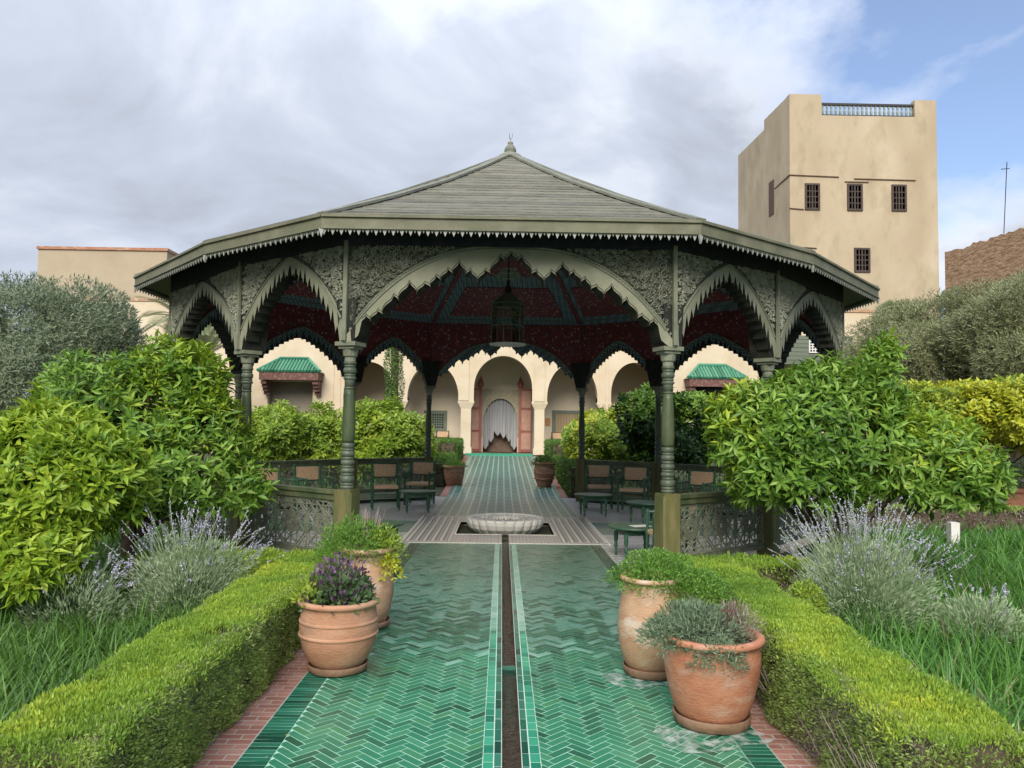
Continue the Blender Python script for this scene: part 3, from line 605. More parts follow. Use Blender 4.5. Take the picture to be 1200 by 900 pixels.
def spirals(mb, A, t, n, w, zo_fn, count, wscale):
    "raised leafy scrolls carved on a spandrel, as thin three sided ridges"
    placed = []
    tries = 0
    while len(placed) < count and tries < count*14:
        tries += 1
        u = random.uniform(-1,1); r = random.choice((.016,.022,.028,.036,.05))*wscale
        s = (u+1)*w; zmin = zo_fn(u)+.05; z = random.uniform(2.5, 3.47)
        if z-r < zmin or s-r < .05 or s+r > 2*w-.05 or z+r > ZT: continue
        uu = (s+r)/w-1, (s-r)/w-1
        if z-r*.7 < max(zo_fn(max(-1,min(1,uu[0]))), zo_fn(max(-1,min(1,uu[1]))))+.03: continue
        if any((s-a)**2+(z-b)**2 < (r+c)**2*.40 for a,b,c in placed): continue
        placed.append((s,z,r))
        sg = random.choice((-1,1)); a0 = random.uniform(0,6.28); turns = random.uniform(1.2,1.7); kk = 13
        pts = []
        for i in range(kk):
            q = i/(kk-1); a = a0+sg*turns*6.28*q; rr = r*(1-.85*q)
            pts.append((s+rr*math.cos(a), z+rr*math.sin(a), a))
        for i in range(kk-1):
            (x0,z0,a0_),(x1,z1,a1_) = pts[i],pts[i+1]; h = .0055*wscale*(1.2-.5*i/kk)+.0015
            dx, dz = x1-x0, z1-z0; l = math.hypot(dx,dz) or 1; px, pz = -dz/l*h, dx/l*h
            P3 = []
            for (x,z) in ((x0,z0),(x1,z1)):
                for sx, dd in ((-1,.0),(0,.02),(1,.0)):
                    q = A + t*(x+px*sx) + n*(dd-.008); P3.append((q.x,q.y,z+pz*sx))
            mb.add(P3, [(0,3,4,1),(1,4,5,2)])
        # leaflets
        for i in range(4):
            a = random.uniform(0,6.28); l = r*random.uniform(.6,1.0); x0 = s+r*math.cos(a)*1.02; z0 = z+r*math.sin(a)*1.02; a += sg*1.0
            x1, z1 = x0+l*math.cos(a), z0+l*math.sin(a)
            if z1 < zo_fn(max(-1,min(1,x1/w-1)))+.03 or not .04 < x1 < 2*w-.04 or z1 > ZT: continue
            px, pz = -math.sin(a)*l*.22, math.cos(a)*l*.22; mx, mz = (x0+x1)/2, (z0+z1)/2
            pp = [(x0,z0,.0),(mx+px,mz+pz,.0),(x1,z1,.0),(mx-px,mz-pz,.0),(mx,mz,.02)]
            P3 = [A+t*x+n*(d-.008) for x,z,d in pp]; P3 = [(q.x,q.y,pp[i][1]) for i,q in enumerate(P3)]
            mb.add(P3, [(0,1,4),(1,2,4),(2,3,4),(3,0,4)])
PI_ = poly12(KIN); N12 = 12
for e in range(N12):
    A, B = PV[e], PV[(e+1)%N12]; Ai, Bi = PI_[e], PI_[(e+1)%N12]; L_ = (B-A).length; t = (B-A).normalized(); n = Vector((t.y,-t.x,0)); wv = L_/2
    wide = e in (0,6); pr = PROFW if wide else PROFP; zo_fn = Owide if wide else Opoint
    full = [(-u,zi,zo) for u,zi,zo in pr[::-1]] + pr[1:]
    scr = MB(); inn = MB(); spn = MB(); ip = MB()
    def row(fn, P0, P1, off):      # points across the span
        return [tuple((P0.lerp(P1,(u+1)/2)+n*off)[:2])+(fn(u,zi,zo),) for u,zi,zo in full]
    fi = row(lambda u,a,b:a, A, B, 0); fo = row(lambda u,a,b:b, A, B, 0); bi = row(lambda u,a,b:a, Ai, Bi, 0); bo = row(lambda u,a,b:b, Ai, Bi, 0)
    fo2 = row(lambda u,a,b:b, A, B, -.02); ft2 = row(lambda u,a,b:ZT, A, B, -.02); bt = row(lambda u,a,b:3.90, Ai, Bi, .015); bo2 = row(lambda u,a,b:b, Ai, Bi, .015)
    m_ = len(full); F4 = [(i,i+1,m_+i+1,m_+i) for i in range(m_-1)]; R4 = [(i+1,i,m_+i,m_+i+1) for i in range(m_-1)]
    scr.add(fi+fo, F4); scr.add(fo+fo2, F4)
    edge = MB(); edge.add(bi+fi, F4)
    inn.add(bi+bo, R4); inn.add(bo+bo2, R4); ip.add(bo2+bt, R4); spn.add(fo2+ft2, F4)
    sc = scr.build('arch_screen', M['band'], pav)
    fb = MB(); fb.add([tuple(v) for v in (A+n*.012+Vector((0,0,3.475)),B+n*.012+Vector((0,0,3.475)),B+n*.012+Vector((0,0,ZT+.01)),A+n*.012+Vector((0,0,ZT+.01)),A-n*.018+Vector((0,0,3.475)),B-n*.018+Vector((0,0,3.475)))], [(0,1,2,3),(1,0,4,5)]); fb.build('eave_shade_strip', M['eaveshade'], sc)  # added dark strip paints the eave's shadow across the screen top
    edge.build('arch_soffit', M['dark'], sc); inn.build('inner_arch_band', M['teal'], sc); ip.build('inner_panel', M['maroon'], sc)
    sp = spn.build('carved_spandrel', M['carveback'], sc)
    mo = MB(); mo.tube([A+t*((u+1)*wv)+n*.004+Vector((0,0,zo)) for u,zi,zo in full[2:-2:2]], .013 if wide else .011, 5)
    if wide:
        mo.tube([A+t*((u+1)*wv)+n*.004+Vector((0,0,zo+.034)) for u,zi,zo in full[2:-2:2] if zo+.05<ZT], .008, 5)
        for i in range(110):    # rope twist between the two beads
            u = -0.97+1.94*i/109; z = Owide(u)+.017; du = .01
            p = A+t*((u+1)*wv)+n*.0; mo.bar(p+Vector((0,0,z-.013)), p+t*.014+Vector((0,0,z+.013)), .009, .02)
    mo.build('arch_moulding', M['woodlight'], sc)
    mi = MB(); mi.tube([Ai.lerp(Bi,(u+1)/2)-n*.004+Vector((0,0,zo)) for u,zi,zo in full[2:-2:2]], .014, 4); mi.build('inner_moulding', M['woodlight'], sc)
    if wide:                     # fine bead following the scallops
        bl = MB(); bl.tube([A+t*((u+1)*wv)+n*.002+Vector((0,0,zi+.022)) for u,zi,zo in full[8:-8]], .0045, 3); bl.build('scallop_bead', M['dark'], sc)
    if e in (0,1,2,11,10,3,9):
        sv = MB(); spirals(sv, A, t, n, wv, zo_fn, 520 if e == 0 else 430, 1.0); sv.build('carved_vines', M['relief'], sp, kind='stuff')
# corner strips and columns
for i in range(N12):
    V = PV[i]; c = (V-Vector((0,PY,0))).normalized(); az = math.atan2(c.y, c.x)
    e1 = (PV[i]-PV[i-1]).normalized(); e2 = (PV[(i+1)%12]-PV[i]).normalized(); bis = (Vector((e1.y,-e1.x,0))+Vector((e2.y,-e2.x,0))).normalized(); ba = math.atan2(bis.y,bis.x)
    b = MB(); b.bar(V+bis*.006+Vector((0,0,2.47)), V+bis*.006+Vector((0,0,3.52)), .045, .03, up=tuple(bis)); b.build('corner_strip', M['woodlight'], pav)
    col = bpy.data.objects.new('column', None); COL.objects.link(col); col.parent = pav; colc = V - bis*.13; col.location = colc; col.rotation_euler = (0,0,ba); col.empty_display_size=.1
    if i == 0:
        b = MB(); q = .105; ch = .018
        b.prism([(-q+ch,-q),(q-ch,-q),(q,-q+ch),(q,q-ch),(q-ch,q),(-q+ch,q),(-q,q-ch),(-q,-q+ch)], 0, .90)
        b.prism([(-q*.9,-q*.9),(q*.9,-q*.9),(q*.9,q*.9),(-q*.9,q*.9)], .90, .925); mp_ = b.mesh('pedestal', M['post'])
        pf1 = [(.085,.925)]
        def rings(z, lst):
            for h, r in lst:
                for q_ in range(5):
                    a = math.pi*q_/4; pf1.append((r-.016+.016*math.sin(a), z+h*(.5-.5*math.cos(a))))
                z += h
            return z
        z = rings(.93, [(.035,.082),(.03,.078),(.07,.086),(.03,.074),(.05,.082),(.03,.074),(.055,.082),(.035,.072),(.06,.08),(.025,.074),(.06,.076)])
        low = list(pf1); pf1.clear()
        sh = [(.066,z),(.074,z+.03),(.078,z+.1),(.076,z+.22),(.07,z+.38),(.062,z+.50),(.058,z+.56)]; z2 = z+.56
        z3 = rings(z2, [(.022,.068)]); pf1.append((.058,z3)); pf1.append((.062,z3+.07)); z3 += .075
        z4 = rings(z3, [(.035,.078),(.03,.070),(.065,.080),(.03,.070),(.035,.078)]); up_ = list(pf1)
        cap = [(.066,z4),(.066,z4+.04),(.085,z4+.055),(.10,2.40),(.105,2.41)]
        b = MB(); b.lathe(low, 20); ml_ = b.mesh('turned_ring', M['ring'], True); b = MB(); b.lathe(sh, 20); ms_ = b.mesh('shaft', M['pillar'], True)
        b = MB(); b.lathe(up_, 20); mu_ = b.mesh('upper_ring', M['ring'], True)
        b = MB(); b.lathe(cap, 12); b.box(-.105,.105,-.105,.105,2.39,2.42); b.box(-.135,.135,-.135,.135,2.42,2.462); mc_ = b.mesh('capital', M['woodlight'])
    for nm, me in (('pedestal',mp_),('lower_rings',ml_),('shaft',ms_),('upper_rings',mu_),('capital',mc_)):
        o = link(nm, me, None, col); o.scale = (.88,.88,1) if nm != 'pedestal' else (1,1,1)
    b = MB()                        # inner corbel behind the capital
    b.T = lambda x,y,z,V=V,bis=bis: tuple((V-bis*x+Vector((-bis.y,bis.x,0))*y+Vector((0,0,z))))
    b.add([(.04,-.08,2.465),(.30,-.10,2.465),(.30,-.22,3.0),(.02,-.12,2.9),(.02,.10,2.465),(.30,.10,2.465),(.30,.22,3.0),(.02,.12,2.9)], [(0,1,2,3),(7,6,5,4),(0,4,5,1),(1,5,6,2),(2,6,7,3),(3,7,4,0)])
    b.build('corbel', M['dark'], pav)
# roof
def rz(k): return 3.67+(6.08-3.67)*(1-k/1.09) - .09*math.sin(math.pi*min(1,k/1.09))
KE = 1.09
roof = MB()
ks = [KE, .8, .5, .25, .03]
for i in range(4):
    p0, p1 = poly12(ks[i]), poly12(ks[i+1])
    for e in range(12):
        f_ = (e+1)%12; roof.add([tuple(p0[e]+Vector((0,0,rz(ks[i])-.02))),tuple(p0[f_]+Vector((0,0,rz(ks[i])-.02))),tuple(p1[f_]+Vector((0,0,rz(ks[i+1])-.02))),tuple(p1[e]+Vector((0,0,rz(ks[i+1])-.02)))], [(0,1,2,3)])
roof = roof.build('roof', M['board'], pav)
NR = 24
for r_ in range(NR):
    k0 = KE+.004-(KE-.03)*r_/NR; k1 = KE+.004-(KE-.03)*(r_+1)/NR-.006; p0, p1 = poly12(k0), poly12(max(k1,.02)); z0, z1 = rz(min(k0,KE)), rz(k1)
    for e in range(12):
        f_ = (e+1)%12; j0, j1 = random.uniform(.010,.022), random.uniform(.010,.022); b = MB()
        q = [p0[e]+Vector((0,0,z0+j0)), p0[f_]+Vector((0,0,z0+j1)), p1[f_]+Vector((0,0,z1+.004)), p1[e]+Vector((0,0,z1+.004))]
        b.add([tuple(v) for v in q]+[(q[0].x,q[0].y,z0-.015),(q[1].x,q[1].y,z0-.015)], [(0,1,2,3),(0,4,5,1)]); b.build('roof_board', M['board'], roof)
for i in range(12):
    b = MB(); pts = [poly12(k_)[i]+Vector((0,0,rz(k_)+.028)) for k_ in (KE+.005,.8,.5,.25,.04)]
    d = (pts[0]-Vector((0,PY,0))); d.z = 0; sd_ = Vector((-d.y,d.x,0)).normalized()
    for a_, c_ in zip(pts, pts[1:]):
        for off in (-.034,.034): b.bar(a_+sd_*off, c_+sd_*off, .055, .03)
    b.build('hip_ridge', M['hip'], roof)
b = MB(); b.lathe([(.20,5.99),(.21,6.03),(.17,6.07),(.10,6.10),(.085,6.12),(.10,6.14),(.09,6.19),(.055,6.24),(.035,6.25),(.045,6.27),(.045,6.285),(.03,6.30),(.006,6.31),(.004,6.36)], 20, (0,PY)); b.build('finial', M['hip'], roof, smooth=True)
b = MB()
for a in range(3): b.tube([(0,PY,6.33),(.03*math.cos(a*2.1),PY+.03*math.sin(a*2.1),6.38),(.035*math.cos(a*2.1),PY+.035*math.sin(a*2.1),6.44)], .003, 4)
b.build('lightning_spike', M['iron'], roof)
pe, pe2, pin, pin2 = poly12(KE+.006), poly12(KE+.006-.012), poly12(.985), poly12(1.0)
fz = MB(); so = MB()
for e in range(12):
    f_ = (e+1)%12; A, B = pe[e], pe[f_]; A2, B2 = pe2[e], pe2[f_]; t = (B-A).normalized(); n = Vector((t.y,-t.x,0))
    b = MB()
    def q(P,z,o=0): p = P+n*o; return (p.x,p.y,z)
    b.add([q(A,3.535),q(B,3.535),q(B,3.672),q(A,3.672),q(A2,3.535),q(B2,3.535),q(B2,3.672),q(A2,3.672)], [(0,1,2,3),(5,4,7,6),(4,5,1,0),(3,2,6,7)])
    b.bar(A+n*.008+Vector((0,0,3.663)), B+n*.008+Vector((0,0,3.663)), .03, .026); b.bar(A+n*.004+Vector((0,0,3.54)), B+n*.004+Vector((0,0,3.54)), .02, .014)
    fa = b.build('fascia', M['fascia'], roof)
    b = MB(); Lg = (B-A).length; N_ = int(Lg/.085); stp = Lg/N_
    for i in range(N_):
        for j, (cw, hh) in enumerate(((.052,.062),(.026,.034))):
            x = stp*(i+.28+.5*j); 
            P3 = [A+t*(x-cw/2)-n*.008, A+t*(x+cw/2)-n*.008, A+t*(x+cw*.28)-n*.008, A+t*x-n*.008, A+t*(x-cw*.28)-n*.008]; Z3 = [3.535,3.535,3.535-hh*.45,3.535-hh,3.535-hh*.45]
            fr_ = [(p.x,p.y,z_) for p,z_ in zip(P3,Z3)]; bk = [(p.x-n.x*.012,p.y-n.y*.012,z_) for p,z_ in zip(P3,Z3)]
            b.add(fr_+bk, [(0,4,3,2,1),(5,6,7,8,9)]+[(a_,(a_+1)%5,5+(a_+1)%5,5+a_) for a_ in range(5)])
    P3 = [A-t*.028,A+t*.028,A+t*.016,A]; Z3=[3.535,3.535,3.50,3.445]
    b.add([(p.x+n.x*.004,p.y+n.y*.004,z_) for p,z_ in zip(P3,Z3)]+[(p.x-n.x*.02,p.y-n.y*.02,z_) for p,z_ in zip(P3,Z3)], [(0,3,2,1),(4,5,6,7),(0,1,5,4),(1,2,6,5),(2,3,7,6),(3,0,4,7)])
    b.build('fascia_teeth', M['teeth'], fa, kind='stuff')
    so.add([tuple(pe2[e]+Vector((0,0,3.56))),tuple(pe2[f_]+Vector((0,0,3.56))),tuple(pin[f_]+Vector((0,0,3.77))),tuple(pin[e]+Vector((0,0,3.77)))], [(3,2,1,0)])
so.build('eave_soffit', M['pillar'], roof)
# inner ceiling
def cz(k): return 3.88+(5.72-3.88)*(1-k/.93)
cei = MB()
for ka, kb in ((.95,.5),(.5,.02)):
    p0, p1 = poly12(ka), poly12(kb)
    for e in range(12):
        f_ = (e+1)%12; cei.add([tuple(p0[e]+Vector((0,0,cz(ka)))),tuple(p0[f_]+Vector((0,0,cz(ka)))),tuple(p1[f_]+Vector((0,0,cz(kb)))),tuple(p1[e]+Vector((0,0,cz(kb))))], [(3,2,1,0)])
cei = cei.build('ceiling', M['teal'], pav)
def cpt(e, k, u, drop):
    p = poly12(k); return tuple(p[e].lerp(p[(e+1)%12], u) + Vector((0,0,cz(k)-drop)))
for e in range(12):
    for ka, kb in ((.88,.66),(.575,.30),(.25,.12)):
        iu = .11*(.88/ka); b = MB(); ub, ut = iu*.9, iu*1.1*ka/kb*.8
        ut = min(ut,.42)
        q = [cpt(e,ka,ub,.02),cpt(e,ka,1-ub,.02),cpt(e,kb,1-ut,.02),cpt(e,kb,ut,.02)]; q2 = [(x,y,z+.03) for x,y,z in q]
        b.add(q+q2, [(3,2,1,0),(0,1,5,4),(1,2,6,5),(2,3,7,6),(3,0,4,7)]); b.build('ceiling_panel', M['panel'], cei)
    p = [poly12(k_)[e]+Vector((0,0,cz(k_)-.02)) for k_ in (.93,.05)]
    b = MB(); b.bar(p[0], p[1], .09, .03); b.build('ceiling_rib', M['maroon'], cei)
    b = MB(); b.bar(Vector(cpt(e,.915,0,.0)), Vector(cpt(e,.915,1,.0)), .03, .03); b.build('cornice', M['greyframe'], cei)
# railings between the columns (front and rear openings and the two sides stay open)
def railing(A, B):
    r = bpy.data.objects.new('railing', None); COL.objects.link(r); r.parent = pav; r.empty_display_size=.1
    d = (B-A); L_ = d.length; t = d.normalized(); n = Vector((t.y,-t.x,0)); a0, a1 = .11, L_-.11
    def T(s, o, z): p = A+t*s+n*o; return (p.x,p.y,z)
    b = MB(T); b.box(a0,a1,-.05,.05,.865,.905); b.box(a0,a1,-.03,.03,.80,.865); b.build('top_rail', M['pillar'], r)
    b = MB(T); b.box(a0,a1,-.03,.03,.20,.25); b.build('bottom_rail', M['wood'], r)
    b = MB(T); b.box(a0,a1,-.06,.06,-.02,.06); b.build('sill_beam', M['dark'], r)
    b = MB(T)
    def ln(s0,z0,s1,z1,w=.009):
        dx,dz = s1-s0,z1-z0; l = math.hypot(dx,dz) or 1; px,pz = -dz/l*w/2,dx/l*w/2
        b.add([(s0-px,-.008,z0-pz),(s0+px,-.008,z0+pz),(s1+px,-.008,z1+pz),(s1-px,-.008,z1-pz),(s0-px,.008,z0-pz),(s0+px,.008,z0+pz),(s1+px,.008,z1+pz),(s1-px,.008,z1-pz)], [(3,2,1,0),(4,5,6,7),(0,1,5,4),(1,2,6,5),(2,3,7,6),(3,0,4,7)])
    z0, z1 = .25, .80; H = z1-z0; nC = max(2, round((a1-a0)/H*1.0)); cw = (a1-a0)/nC
    for i in range(nC):
        cx = a0+cw*(i+.5); cz_ = (z0+z1)/2; R = min(cw,H)/2
        for rr, kk, ph in ((R*.98,8,math.pi/8),(R*.62,8,0),(R*.36,8,math.pi/8),(R*.16,8,0)):
            pts = [(cx+rr*math.cos(ph+j*2*math.pi/kk), cz_+rr*math.sin(ph+j*2*math.pi/kk)) for j in range(kk)]
            for st_ in (1,3 if rr > R*.5 else 2):
                for j in range(kk): ln(*pts[j], *pts[(j+st_)%kk], w=.008)
        for j in range(8):
            a = j*math.pi/4; ln(cx+R*.16*math.cos(a), cz_+R*.16*math.sin(a), min(max(cx+R*1.25*math.cos(a),cx-cw/2),cx+cw/2), min(max(cz_+R*1.25*math.sin(a),z0),z1), w=.008)
        for sx in (-1,1):
            for sz in (-1,1): ln(cx+sx*cw/2, cz_+sz*H*.22, cx+sx*cw*.22, cz_+sz*H/2)
        ln(cx-cw/2,z0,cx-cw/2,z1,.014)
    ln(a1,z0,a1,z1,.014); ln(a0,z0+.012,a1,z0+.012,.018); ln(a0,z1-.012,a1,z1-.012,.018); ln(a0,z1-.07,a1,z1-.07,.008); ln(a0,z0+.07,a1,z0+.07,.008)
    b.build('lattice_panel', M['woodlight'], r)
for e in (1,2,4,5,7,8,10,11):
    ce = Vector((0,PY,0)); A = PV[e]; B = PV[(e+1)%12]; A = A-(A-ce).normalized()*.13; B = B-(B-ce).normalized()*.13; railing(A, B)
# ================================================================== lantern
LY = PY-.1
lan = thing('hanging_lantern', 'large hexagonal iron and glass lantern hanging in the middle of the pavilion', 'lantern', (0,LY,0))
b = MB()
for i in range(18): b.tube([(.012*math.cos(a)*(1 if i%2 else 0), .012*math.cos(a)*(0 if i%2 else 1), 4.62+.058*i+.03*math.sin(a)) for a in (0,1.05,2.1,3.14,4.2,5.24)], .005, 4, close=True)
b.build('chain', M['iron'], lan)
b = MB(); b.tube([(0,0,3.78),(0,0,4.62)], .012, 6); b.lathe([(.02,3.76),(.06,3.78),(.055,3.84),(.025,3.90),(.03,3.95),(.015,3.98)], 10); b.build('stem', M['iron'], lan)
b = MB()
for i in range(6):
    a = i*math.pi/3; m_ = Matrix.Rotation(a, 3, 'Z')
    for c_, rr, tn in (((.08,4.02),.055,1.4),((.14,4.08),.04,-1.3),((.07,4.115),.04,1.2),((.16,4.01),.03,1.2)):
        pts = [m_ @ Vector((c_[0]+rr*(1-.8*q_/11)*math.cos(q_/11*6.28*tn), 0, c_[1]+rr*(1-.8*q_/11)*math.sin(q_/11*6.28*tn))) for q_ in range(12)]
        b.tube(pts, .011, 4)
b.tube([(.195*math.cos(a/24*6.28),.195*math.sin(a/24*6.28),4.05) for a in range(24)], .007, 4, close=True)
b.tube([(.14*math.cos(a/24*6.28),.14*math.sin(a/24*6.28),3.97) for a in range(24)], .007, 4, close=True)
b.tube([(.14*math.cos(a/24*6.28),.14*math.sin(a/24*6.28),4.14) for a in range(24)], .007, 4, close=True)
b.build('scroll_crown', M['brasslight'], lan)
hexa = [(.27*math.cos(i*math.pi/3+.26), .27*math.sin(i*math.pi/3+.26)) for i in range(6)]
b = MB()
for i in range(6):
    x,y = hexa[i]; x2,y2 = hexa[(i+1)%6]
    b.bar((x,y,2.93),(x,y,3.58),.014); b.bar((x*.15,y*.15,3.78),(x,y,3.58),.012)
    for z in (2.93,3.22,3.50,3.58): b.bar((x,y,z),(x2,y2,z),.012)
    mx_, my_ = (x+x2)/2,(y+y2)/2; b.bar((mx_,my_,2.93),(mx_,my_,3.22),.007)
b.build('lantern_frame', M['brass'], lan)
b = MB()
for i in range(6):
    x,y = hexa[i]; x2,y2 = hexa[(i+1)%6]; b.add([(x*.99,y*.99,3.575),(x2*.99,y2*.99,3.575),(x2*.15,y2*.15,3.775),(x*.15,y*.15,3.775)], [(0,1,2,3)])
b.build('lantern_cap', M['brass'], lan)
for i in range(6):
    x,y = hexa[i]; x2,y2 = hexa[(i+1)%6]; b = MB(); b.add([(x*.985,y*.985,2.935),(x2*.985,y2*.985,2.935),(x2*.985,y2*.985,3.575),(x*.985,y*.985,3.575)], [(0,1,2,3)]); b.build('pane', M['glass'], lan)
b = MB()
for i in range(6):
    a = i*math.pi/3+.26+.52; m_ = Matrix.Rotation(a, 3, 'Z')
    for s_ in (-1,1):
        for c_ in ((.05,3.45),(.10,3.46),(.03,3.40)):
            b.tube([m_ @ Vector((.225, s_*(c_[0]+.03*math.cos(q_)), c_[1]+.03*math.sin(q_))) for q_ in (0,.9,1.8,2.7,3.6,4.5,5.4)], .004, 3)
b.build('filigree', M['brasslight'], lan)
b = MB(); b.lathe([(.03,2.90),(.29,2.915),(.30,2.935),(.27,2.94),(.05,2.93)], 24); b.build('base_dish', M['white'], lan)
# ================================================================== furniture
def chair_proto(label, group):
    c = thing('armchair', label, 'chair', (0,0,0), 0, group)      # faces -Y
    for sx in (-1,1):
        b = MB(); b.tube([(sx*.25,-.22,0),(sx*.25,-.22,.14),(sx*.25,-.22,.16),(sx*.25,-.22,.42),(sx*.25,-.22,.46),(sx*.25,-.22,.64),(sx*.25,-.22,.67)], [.018,.024,.019,.024,.018,.024,.012], 7); b.build('leg', M['chair'], c)
        b = MB(); b.tube([(sx*.25,.22,0),(sx*.25,.22,.2),(sx*.25,.22,.44),(sx*.25,.25,.64),(sx*.25,.27,.84),(sx*.25,.275,.88)], [.018,.024,.02,.024,.02,.011], 7); b.build('leg', M['chair'], c)
        b = MB(); b.tube([(sx*.25,-.22,.64),(sx*.25,.245,.64)], .019, 6); b.tube([(sx*.25,-.22,.52),(sx*.25,.235,.52)], .012, 6)
        for y in (-.1,.01,.12): b.tube([(sx*.25,y,.52),(sx*.25,y,.64)], .009, 5)
        b.build('armrest', M['chair'], c)
        b = MB()
        for z in (.12,.25): b.tube([(sx*.25,-.22,z),(sx*.25,.22,z)], .011, 5)
        b.build('stretcher', M['chair'], c)
    b = MB()
    for y, z in ((-.22,.15),(-.22,.28),(.22,.2)): b.tube([(-.25,y,z),(.25,y,z)], .011, 5)
    b.build('cross_stretcher', M['chair'], c)
    b = MB(); b.box(-.235,.235,-.225,.225,.395,.435); b.box(-.225,.225,-.215,.215,.435,.445); b.build('seat', M['rush'], c)
    b = MB(); b.add([(-.20,.235,.60),(.20,.235,.60),(.21,.262,.83),(-.21,.262,.83),(-.20,.262,.60),(.20,.262,.60),(.21,.288,.83),(-.21,.288,.83)], [(0,1,2,3),(5,4,7,6),(0,4,5,1),(1,5,6,2),(2,6,7,3),(3,7,4,0)])
    bk = b.build('backrest', M['rush'], c); b = MB(); b.tube([(-.25,.245,.585),(.25,.245,.585)], .013, 5); b.tube([(-.25,.272,.845),(.25,.272,.845)], .012, 5); b.build('back_rail', M['chair'], c)
    return c
GC = 'green armchairs with woven rush seats in the pavilion'
spots = [  # px, py (feet), Y, facing, label
 (452,590,15.0,12,'green rush armchair left of the path, nearest the rear left column railing'),
 (492,580,15.9,-8,'green rush armchair beside the thin rear left column, behind the low table'),
 (368,600,13.9,40,'green rush armchair just left of the front left column, behind the lattice'),
 (325,600,13.2,55,'leftmost green rush armchair, beside the left citrus shrub'),
 (702,592,15.7,-6,'green rush armchair on the right behind the round low table, nearest the path'),
 (742,592,15.0,-20,'green rush armchair on the right beside the front right column'),
 (815,598,13.9,-40,'green rush armchair just right of the front right column, behind the lattice'),
 (858,600,13.1,-58,'rightmost green rush armchair, half hidden by the right citrus shrub'),
 (783,650,8.78,-92,'green rush armchair in front right of the pavilion, beside the near low table')]
proto = None
for i, (px, py, Y, rot, lab) in enumerate(spots):
    p = at(px if Y != 8.78 else 786, 560, Y); c = (chair_proto(lab, GC) if i == 0 else copy_tree(proto)); 
    if i == 0: proto = c
    c['label'] = lab; c.location = (p.x, p.y, 0); c.rotation_euler = (0,0,math.radians(rot))
def table_proto(label, group):
    c = thing('low_table', label, 'table', (0,0,0), 0, group)
    b = MB(); b.lathe([(.32,.36),(.345,.365),(.35,.375),(.345,.388),(.0,.39)], 36, cap=True); b.build('tabletop', M['chair'], c)
    b = MB(); b.box(-.20,.20,-.20,-.185,.29,.36); b.box(-.20,.20,.185,.20,.29,.36); b.box(-.20,-.185,-.18,.18,.29,.36); b.box(.185,.20,-.18,.18,.29,.36); b.build('apron', M['chair'], c)
    for sx in (-1,1):
        for sy in (-1,1): b = MB(); b.lathe([(.014,0),(.02,.05),(.016,.08),(.026,.12),(.018,.16),(.028,.20),(.028,.30)], 8, (sx*.195,sy*.195)); b.build('leg', M['chair'], c)
    return c
GT = 'low round green tables in the pavilion'; tp = None
for i, (x, y, rot, lab) in enumerate([(-1.62,14.55,8,'low round green table left of the far path, before the rear left chairs'),
     (1.62,14.3,4,'low round green table right of the far path, before the rear right chairs'),
     (1.62,9.75,10,'low round green table with a paper on top, nearest on the right'),
     (-1.62,9.75,-12,'low green table edge showing behind the potted thyme on the left'),
     (2.35,12.9,20,'green table edge showing beside the front right column')]):
    c = table_proto(lab, GT) if i == 0 else copy_tree(tp)
    if i == 0: tp = c
    c['label'] = lab; c.location = (x,y,0); c.rotation_euler = (0,0,math.radians(rot))
b = MB(); b.box(-.12,.12,-.08,.08,0,.004); o = b.build('paper_sheet', M['white']); o.location = (1.66,9.70,.391); o.rotation_euler = (0,0,.3); tag(o, 'white paper lying on the near right green table', 'paper')
# ================================================================== facade
FYD = 30.0; G0 = .5
def X30(px, Y=FYD): return at(px, 480, Y).x
def Z30(py, px=590, Y=FYD): return at(px, py, Y).z
fac = thing('arcade_building', 'long cream plastered building with a row of arches behind the pavilion', 'building', (0,0,0))
ops = [(402,461.5,424,462),(477,537,426,466),(555,623.5,417,455),(641,700,426,466),(716,771,425,462)]
ZC = 2.55
def arch_z(u): return math.sqrt(max(0,1-u*u))
xl, xr = X30(90), X30(1040); ztop = 6.25; TH = .5
wall = MB(); xs = []
edges = []
for (a,b_,t_,s_) in ops:
    x0,x1 = X30(a),X30(b_); zt, zs = Z30(t_,(a+b_)/2), Z30(s_,(a+b_)/2); zs = min(zs, zt-(x1-x0)/2*.9); edges.append((x0,x1,zs,zt))
cur = xl
def wbox(x0,x1,z0,z1): wall.box(x0,x1,FYD,FYD+TH,z0,z1)
WIN = [(X30(313),X30(366),1.9,Z30(447,340)),(X30(812),X30(868),1.9,Z30(448,840))]
segs = []
allop = sorted([(e[0],e[1],'a',e) for e in edges]+[(w_[0],w_[1],'w',w_) for w_ in WIN])
for x0,x1,kd,d in allop:
    wbox(cur,x0,ZC if (kd=='a' and cur > edges[0][0]-1 and cur < edges[-1][1]+.1 and any(abs(cur-e[1])<.01 for e in edges)) else G0-.3, ztop)
    if kd == 'w':
        wbox(x0,x1,G0-.3,d[2]); wbox(x0,x1,d[3],ztop)
    else:
        K = 28; f1=[]; 
        for i in range(K+1):
            u = -math.cos(math.pi*i/K); x = (x0+x1)/2+(x1-x0)/2*u; f1.append((x, d[2]+(d[3]-d[2])*arch_z(u)))
        for (xa,za),(xb,zb) in zip(f1,f1[1:]):
            wall.add([(xa,FYD,za),(xb,FYD,zb),(xb,FYD,ztop),(xa,FYD,ztop),(xa,FYD+TH,za),(xb,FYD+TH,zb)], [(0,1,2,3),(1,0,4,5)])
        for xx in (x0,x1): 
            wall.add([(xx,FYD,ZC),(xx,FYD+TH,ZC),(xx,FYD+TH,d[2]),(xx,FYD,d[2])], [(0,1,2,3)])
    cur = x1
wbox(cur,xr,G0-.3,ztop)
wl = wall.build('wall', M['plaster'], fac)
